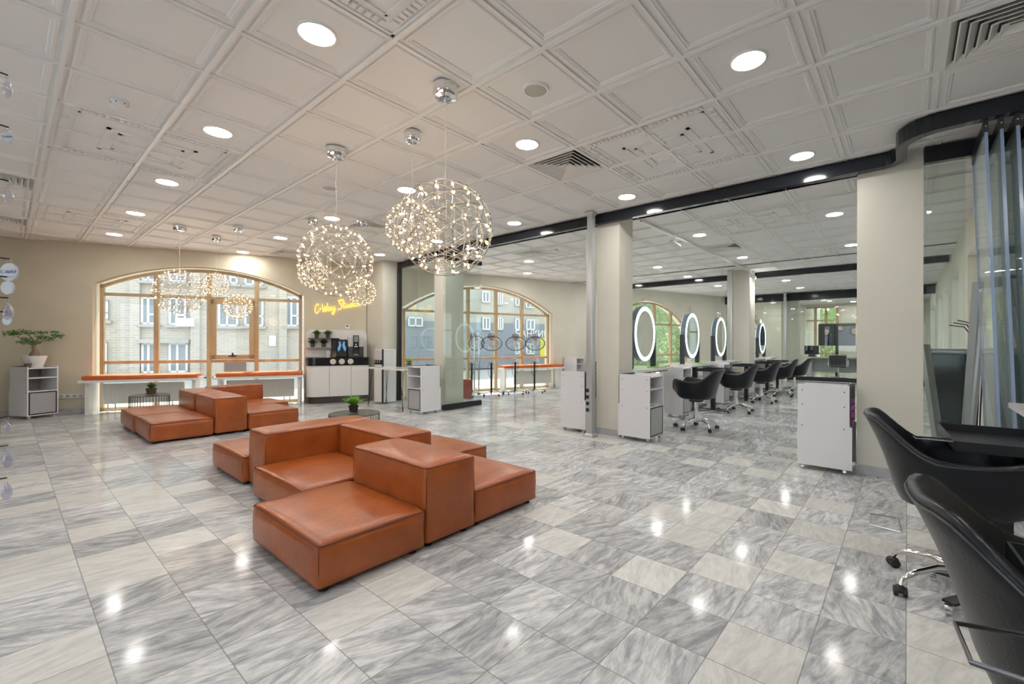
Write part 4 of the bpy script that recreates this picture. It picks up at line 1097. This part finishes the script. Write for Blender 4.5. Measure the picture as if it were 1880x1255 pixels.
def tray_stand(loc, rz, lab, z=.79, first=None):
    t = thing('tray_stand', lab, 'tray trolley', loc, rz, 'black tray stands')
    bm = B(); w, d, h = .30, .20, .045; e = .006
    box(bm, -w, -d, z-h, w, d, z-h+e)
    for q in ((-w, -d, w, -d+e), (-w, d-e, w, d), (-w, -d, -w+e, d), (w-e, -d, w, d)): box(bm, q[0], q[1], z-h, q[2], q[3], z)
    obj('tray', bm, black, t)
    obj('post', bx(-.035, -.035, .06, .035, .035, z-h), black, t)
    for k, (a, b) in enumerate(((-.30, .22), (.05, .24), (.32, -.16), (-.12, -.24))):
        bm = B(); rail(bm, [(0, 0), (a, b)], .05, .050, .062); lg = obj('foot', bm, black, t)
        c = obj('caster', caster_bm(.95), chrome, lg, 40); c.location = (a, b, 0)
    bm = B(); tube(bm, [(-w+.04, d, z-.01), (-w+.06, d+.13, z-.015), (-w+.20, d+.13, z-.03), (-w+.24, d, z-.03)], .004, 6); obj('dryer_holder', bm, mat('dark_steel', (.16, .16, .17), .3, 1), t, 60)
    return t
ts = tray_stand((3.06, -.345, 0), .06, 'black tray on a square post in front of the right foreground chair', .79)
for x, y, l in ((8.08, 2.64, 'black tray stand in front of the second salon chair'), (10.2, 2.64, 'black tray stand before the salon pillar'), (11.95, 2.62, 'black tray stand behind the fourth salon chair'), (13.1, 2.62, 'black tray stand at the far end of the desks')): dup(ts, (x, y, 0), pi, l)
dup(ts, (1.14, -.385, 0), .06, 'black tray stand cut by the right edge beside the closest chair')
t = thing('side_desk', 'white desk corner entering from the right edge of the photo', 'desk', (3.55, -.48, 0))
obj('desk_top', bx(-.55, -.60, .835, .45, 0.0, .865), white_gloss, t); obj('leg', bx(-.1, -.45, 0, .0, -.35, .835), black, t)
bm = B(); tube(bm, [(0, 0, .012), (.02, .16, .012), (.26, .17, .012), (.28, .02, .012)], .006, 6); tube(bm, [(0, 0, .012), (.28, .02, .012)], .006, 6)
tag(obj('chrome_footrest', bm, chrome, None, 60), 'chrome wire footrest on the floor behind the closest chair', 'footrest').location = (3.72, .03, 0)

# ------------------------------------------------------------------ stacked glass panes (parked partition)
for k in range(9):
    y = -.425-.078*k
    lab = ['stacked glass pane nearest the near pillar in the parked stack', 'second parked glass pane from the near pillar', 'third parked glass pane from the near pillar'][k] if k < 3 else 'parked glass pane deeper in the stack, position %s from the wall side' % ['sixth', 'fifth', 'fourth', 'third', 'second', 'first'][k-3]
    t = thing('parked_glass_pane', lab, 'glass pane', (4.51, y-.09, .004), 0, 'parked sliding glass panes'); t.rotation_euler = (-.032, 0, 0)
    obj('glass_sheet', bx(.012, -.005, .10, .74, .005, CEIL-.215), g_stack, t)
    obj('top_rail', bx(.0, -.012, CEIL-.215, .76, .012, CEIL-.13), black, t)
    obj('bottom_rail', bx(.0, -.014, .012, .76, .014, .10), black, t)
    obj('edge_seal', bx(-.012, -.009, .10, .012, .009, CEIL-.215), seal, t)
    obj('edge_seal', bx(.74, -.009, .10, .752, .009, CEIL-.215), seal, t)
    bm = B(); box(bm, -.008, -.014, CEIL-.235, .004, .014, CEIL-.10); o = obj('clamp', bm, black_pl, t)
    obj('screw', cyl(B(), (-.012, 0, CEIL-.17), (-.007, 0, CEIL-.17), .005, 8), steel, o)
t = thing('fixed_glass_pane', 'tall reflecting glass pane beside the near pillar', 'glass pane', (5.27, -.11, 0))
obj('glass_sheet', rail(B(), [(0, 0), (.05, -.27)], .010, .02, CEIL-.145), g_part, t)
# leaning things in the niche behind the glass
def lean(name, a, b, w, d, m, lab, cat):
    a, b = Vector(a), Vector(b); ax = (b-a); L_ = ax.length
    bm = box(B(), -w/2, -d/2, 0, w/2, d/2, L_); o = obj(name, bm, m); o.location = a
    o.rotation_euler = ax.to_track_quat('Z', 'Y').to_euler(); return tag(o, lab, cat)
lean('aluminium_profile', (5.72, -.26, .0), (5.86, -.13, 1.22), .07, .05, steel, 'grey aluminium profile leaning beside the near pillar', 'profile')
t = thing('black_panel_frame', 'dark framed panel with a silver cap leaning in the niche', 'panel', (6.10, -.35, 0))
bm = B(); box(bm, -.02, -.16, 0, .02, .16, 1.12)
obj('panel', bm, black_gl, t); obj('cap_tube', cyl(B(), (0, -.19, 1.15), (0, .19, 1.15), .03, 16), steel, t, 40)
lean('white_profile', (5.70, -.40, .0), (5.78, -.50, 1.80), .075, .04, mat('white_metal', (.60, .62, .62), .4), 'tall white-grey profile leaning behind the glass panes', 'profile')
lean('broom_pole', (5.62, -.42, .0), (5.70, -.53, 1.55), .03, .03, white, 'white pole leaning behind the glass panes', 'pole')
bm = B()
for k in range(3):
    tube(bm, [(0, -.02*k, 0), (.0, -.02*k-.03, .9), (0, -.02*k, 1.30), (0, .06-.02*k, 1.40+.02*k), (0, .17-.03*k, 1.42+.025*k)], .006, 6)
o = tag(obj('squeegee_handles', bm, black_pl, None, 60), 'bent black handles sticking up behind the leaning profiles', 'tools'); o.location = (6.25, -.50, 0)
o = tag(obj('hose_loop', tube(B(), [(.16*cos(2*pi*k/24), .12*sin(2*pi*k/24), .50+.03*sin(2*pi*k/24)) for k in range(24)], .008, 6, closed=True), black_pl, None, 60), 'black loop hanging on the leaning profiles', 'hose'); o.location = (5.78, -.38, -.05)

# ------------------------------------------------------------------ hanging tags at the left edge
t = thing('tag_display', 'display post with hooks just beyond the left edge', 'display stand', (-.085, 1.42, 0))
obj('post', bx(-.03, -.03, 0, .0, .03, 2.1), g_clear, t); obj('foot_plate', bx(-.12, -.12, 0, .12, .12, .01), g_clear, t)
TAGS = [(0, 159, 'drop', 'clear glass drop hanging highest at the left edge'), (0, 250, 'disc', 'small round lettered tag below the highest glass drop'), (0, 355, 'drop', 'slim clear drop hanging beside the upper air vent'),
        (0, 500, 'bigdisc', 'largest round clear tag with lettering at the left edge'), (0, 529, 'disc2', 'round clear tag under the largest one'), (0, 572, 'drop', 'long clear drop above the bonsai'), (0, 590, 'disc3', 'small round tag just above the bonsai'),
        (0, 786, 'thin', 'thin clear drop level with the cabinet wheels'), (0, 845, 'drop', 'lilac tinged clear drop over the marble floor'), (0, 905, 'drop', 'lowest lilac tinged clear drop at the left edge')]
hookz = []
tint = glass('lilac_acrylic', (.80, .78, .93), .18, .6, haze=.18)
whiteacr = glass('frosted_tag', (.9, .9, .95), .12, .5, haze=.55)
for n, (_, py, kind, lab) in enumerate(TAGS):
    d = .93
    z = EYE+(629.9-py)/815.9*d*.99
    px = {'bigdisc': 18, 'disc2': 14, 'disc': 15}.get(kind, 14); px += (n % 3)-1
    u = (px-981.5)/815.9; P0 = fw*d+rt*(u*d)
    tg = thing('hanging_tag', lab, 'pendant tag', (P0.x, P0.y, z), YAW-pi/2, 'clear tags hanging from the display hooks')
    if kind in ('drop', 'thin'):
        s = .6 if kind == 'thin' else 1.0
        obj('drop', lathe(B(), [(0, -.020*s), (.005*s, -.017*s), (.0085*s, -.008*s), (.007*s, .004*s), (.003*s, .014*s), (0, .018*s)], 12), tint if n > 4 else g_clear, tg, 60); top = .018*s
    else:
        r = {'bigdisc': .0185, 'disc': .0115, 'disc2': .0135, 'disc3': .009}[kind]
        bm = lathe(B(), [(0, -.0015), (r, -.0015), (r*1.05, 0), (r, .0015), (0, .0015)], 24)
        for v in bm.verts: v.co = Vector((v.co.x, v.co.z, v.co.y))
        obj('disc', bm, whiteacr, tg); top = r
        if kind in ('bigdisc', 'disc'):
            co = text_obj('lettering', 'C-WAY', r*.55, .0001, mat('blue_ink', (.05, .06, .25), .5), tg, 'CENTER')
            co.rotation_euler = (pi/2, 0, 0); co.location = (0, -.0022, 0)
    obj('ring', tube(B(), [(.004*cos(2*pi*k/12), 0, top+.004+.004*sin(2*pi*k/12)) for k in range(12)], .0005, 4, closed=True), chrome, tg)
    # hook belongs to the display
    q = Vector((P0.x+.085, P0.y-1.42, z+top+.009)); bm = B()
    a = Vector((-.01, 0, q.z+.002)); tube(bm, [a, a.lerp(q, .55)], .0008, 5); tube(bm, [a.lerp(q, .5), q], .0016, 6)
    obj('hook', bm, black, t, 60)

# ------------------------------------------------------------------ far office furniture
t = thing('office_desk', 'white office desk behind the far glass partition', 'desk', (19.0, 2.2, 0))
obj('desk_top', bx(-.4, -1.2, .72, .45, .9, .76), white_gloss, t)
obj('end_panel', bx(-.35, .45, 0, .40, .60, .72), white, t); obj('end_panel', bx(-.35, -1.15, 0, .40, -1.1, .72), white, t); obj('modesty_panel', bx(.35, -1.1, .2, .38, .5, .72), white, t)
t = thing('tv_screen', 'large dark glossy screen above the office desk', 'screen', (20.3, 2.25, 0))
obj('panel', bx(-.03, -.78, 1.16, .0, .40, 2.0), black_gl, t); obj('stand', bx(-.02, -.25, 0, .02, -.15, 1.16), black, t)
t = thing('computer_monitor', 'thin monitor seen edge-on upon the office desk', 'monitor', (19.1, 2.7, .76), .6)
obj('screen', bx(-.01, -.25, .08, .01, .25, .40), black_gl, t); obj('foot', bx(-.08, -.08, 0, .08, .08, .08), black, t)
t = thing('office_phone', 'dark device standing at the right end of the office desk', 'device', (18.9, 1.25, .76))
obj('body', bx(-.06, -.06, 0, .06, .06, .22, .02), charcoal, t); obj('antenna', cyl(B(), (0, 0, .22), (0, 0, .36), .02, 8), steel, t)
def office_chair(loc, rz, lab):
    t = thing('office_chair', lab, 'chair', loc, rz, 'mesh office chairs')
    obj('mesh_back', bx(-.24, -.02, .50, .24, .02, .84, .012), charcoal, t)
    bm = B(); tube(bm, [(-.25, -.02, .45), (-.25, -.02, .86), (.25, -.02, .86), (.25, -.02, .45)], .014, 8); obj('back_frame', bm, chrome, t, 60)
    obj('seat', bx(-.24, .0, .43, .24, .46, .48, .015), charcoal, t)
    for s in (-1, 1): obj('armrest', tube(B(), [(s*.27, .05, .46), (s*.28, .05, .66), (s*.28, .35, .66), (s*.27, .35, .46)], .013, 8), chrome, t, 60)
    obj('column', cyl(B(), (0, .22, .08), (0, .22, .43), .025, 12), chrome, t, 40)
    for k in range(5):
        a = 2*pi*k/5; lg = obj('leg', tube(B(), [(0, .22, .09), (.28*cos(a), .22+.28*sin(a), .07)], .014, 8), chrome, t, 60)
        c = obj('caster', caster_bm(), black_pl, lg, 40); c.location = (.28*cos(a), .22+.28*sin(a), 0)
    return t
oc = office_chair((18.05, 1.80, 0), -pi/2, 'mesh-backed office chair in front of the office desk')
dup(oc, (18.1, .95, 0), -pi/2+.3, 'office chair at the right end of the office desk')

# ------------------------------------------------------------------ outside
struct(obj('ground_street', prism(B(), [(-30, 60), (-4, 13.75), (0, 11.95), (24, 3.1), (24, -4), (70, -4), (70, 60)], -.25, -.15), mat('asphalt', (.45, .44, .42), .9)), 'pale street outside the windows')
DB = 10.5
t = thing('brick_building', 'pale brick apartment building across the street', 'building', W1.P(0, -DB, 0), W1.rz())
bm = B(); box(bm, -16, 0, -.1, 6.0, 1.5, 13)
obj('facade', bm, brick_m, t)
winm = mat('window_dark_glass', (.28, .33, .36), .15); frame_w = mat('white_pvc', (.80, .80, .80), .5); concrete = noise_mat('concrete', (.42, .40, .37), (.50, .48, .44), 2, .9)
# window rectangles measured on the facade plane (u, width, z, height)
def onplane(px, py):
    u = (px-981.5)/815.9; v = (629.9-py)/815.9; d = Vector((fw.x+rt.x*u, fw.y+rt.y*u, v))
    o = t.location; nn = W1.n; k = (o-Vector((0, 0, 0))).dot(nn)/d.dot(nn); p = d*k
    return (p-Vector(o)).dot(W1.u), p.z+EYE
RECTS = [(260, 546, 290, 597), (311, 547, 343, 598), (401, 548, 438, 600), (449, 548, 484, 600), (186, 552, 200, 590), (260, 488, 290, 518), (311, 486, 343, 520), (412, 490, 437, 523), (449, 492, 484, 526),
         (261, 630, 290, 690), (311, 630, 346, 690), (186, 628, 198, 690), (524, 545, 548, 600), (524, 480, 548, 520)]
for k, (a, b, c, d) in enumerate(RECTS):
    u0, z1 = onplane(a, b); u1, z0 = onplane(c, d); z0 = max(z0, .1)
    w = obj('window', bx(u0, -.06, z0, u1, -.002, z1), winm, t)
    bm = B(); e = .07; m_ = u0+(u1-u0)*.45
    for q in ((u0, z0, u0+e, z1), (u1-e, z0, u1, z1), (m_-e/2, z0, m_+e/2, z1), (u0, z0, u1, z0+e), (u0, z1-e, u1, z1), (m_, z0+(z1-z0)*.33, u1, z0+(z1-z0)*.33+e)): box(bm, q[0], -.10, q[1], q[2], -.06, q[3])
    obj('window_bars', bm, frame_w, w)
    obj('sill', bx(u0-.1, -.18, z0-.10, u1+.1, -.002, z0), concrete, t)
for (a, c) in ((256, 349),):
    u0, z0 = onplane(a, 631); u1, _ = onplane(c, 631); obj('ledge', bx(u0, -.30, z0, u1, -.002, z0+.14), concrete, t)
for px in (250, 360, 520):
    u0, _ = onplane(px, 600); obj('wall_pier', bx(u0-.14, -.16, -.1, u0+.14, -.002, 12), brick_m, t)
u0, z0 = onplane(327, 601); obj('air_conditioner', bx(u0, -.40, z0, u0+.55, -.11, z0+.32, .02), frame_w, t)
u0, z0 = onplane(494, 636); u1, z1 = onplane(507, 617); obj('notice', bx(u0, -.03, z0, u1, -.002, z1), white_gloss, t)
u0, z0 = onplane(412, 702); u1, z1 = onplane(452, 655); obj('entrance_recess', bx(u0, -.03, 0, u1, -.002, z1), mat('brown_recess', (.22, .15, .12), .8), t)
t2 = thing('corner_building', 'grey-based stone building seen behind the hood dryers', 'building', W2.P(0, -11, 0), W2.rz())
obj('upper_facade', bx(1.6, 0, 2.3, 13.5, 1.5, 13), noise_mat('stone_facade', (.56, .53, .47), (.48, .45, .40), 1.2, .9), t2)
obj('shop_base', bx(1.6, -.06, -.1, 13.5, 1.5, 2.3), mat('blue_grey_base', (.27, .29, .33), .7), t2)
t = t2
def onplane2(px, py):
    u = (px-981.5)/815.9; v = (629.9-py)/815.9; d = Vector((fw.x+rt.x*u, fw.y+rt.y*u, v))
    o = t2.location; k = Vector(o).dot(W2.n)/d.dot(W2.n); p = d*k
    return (p-Vector(o)).dot(W2.u), p.z+EYE
for k, (a, b, c, d) in enumerate([(884, 534, 898, 556), (912, 534, 922, 560), (945, 546, 958, 562), (964, 548, 980, 566), (912, 582, 922, 606), (944, 584, 958, 606), (964, 586, 980, 606), (944, 628, 958, 650), (964, 630, 980, 650), (748, 582, 775, 600), (884, 582, 898, 606)]):
    u0, z1 = onplane2(a, b); u1, z0 = onplane2(c, d); dd = -.10 if z0 < 2.3 else -.04
    w = obj('window', bx(u0, dd, z0, u1, -.002, z1), winm, t2)
    bm = B(); e = .07; m_ = (u0+u1)/2
    for q in ((u0, z0, u0+e, z1), (u1-e, z0, u1, z1), (m_-e/2, z0, m_+e/2, z1), (u0, z0, u1, z0+e), (u0, z1-e, u1, z1)): box(bm, q[0], dd-.04, q[1], q[2], dd, q[3])
    obj('window_bars', bm, frame_w, w)
u0, z0 = onplane2(944, 621); so = text_obj('shop_lettering', 'БАНКИНИ', .52, .03, frame_w, t2)
so.rotation_euler = (pi/2, 0, 0); so.location = (u0, -.10, z0+.08)
u0, z0 = onplane2(990, 655); u1, z1 = onplane2(1000, 620); obj('yellow_poster', bx(u0, -.12, z0, u1, -.06, z1), mat('yellow_poster', (.75, .72, .08), .6), t2)
# trees
def tree(x, y, h, r, lab, seed, m=leaf_b):
    t = thing('tree', lab, 'tree', (x, y, -.15), 0, 'trees outside the garden windows')
    obj('trunk', tube(B(), [(0, 0, 0), (.1, .05, h*.4), (0, .1, h*.8)], [.16, .12, .06], 8), bark, t, 60)
    rd = random.Random(seed); bm = B()
    for k in range(26): leaves(bm, (rd.gauss(0, r*.5), rd.gauss(0, r*.5), h*.2+rd.random()*h*.85), 150, r*.45, .10, seed*50+k, .9)
    obj('crown', bm, m, t); return t
leaf_t = noise_mat('pale_foliage', (.20, .30, .10), (.40, .48, .22), 6.0, .6); leaf_t2 = noise_mat('garden_foliage', (.12, .20, .07), (.30, .38, .17), 6.0, .6)  # paler and deeper leaf greens for alternate trees and the hedges
for k, (x, y, h, r, l) in enumerate(((18.3, 10.6, 4.2, 1.25, 'leafy tree seen left in the garden window'), (20.6, 7.6, 4.5, 1.25, 'leafy tree seen right in the garden window'), (24.6, 7.2, 4.2, 1.1, 'leafy tree behind the far arched window'), (27.5, 4.4, 4.2, 1.2, 'leafy tree outside the office end windows'), (27.8, .6, 4.2, 1.2, 'leafy tree outside the narrow office window'))):
    tree(x, y, h, r, l, 11+k, leaf_t if k % 2 else leaf_t2)
struct(obj('ground_hedge', bx(21.5, 11.6, -.15, 34, 12.4, 3.6), leaf_t2), 'green hedge behind the trees')
struct(obj('ground_hedge_end', bx(31.0, -6, -.15, 32, 12, 3.4), leaf_t), 'green hedge beyond the office end windows')
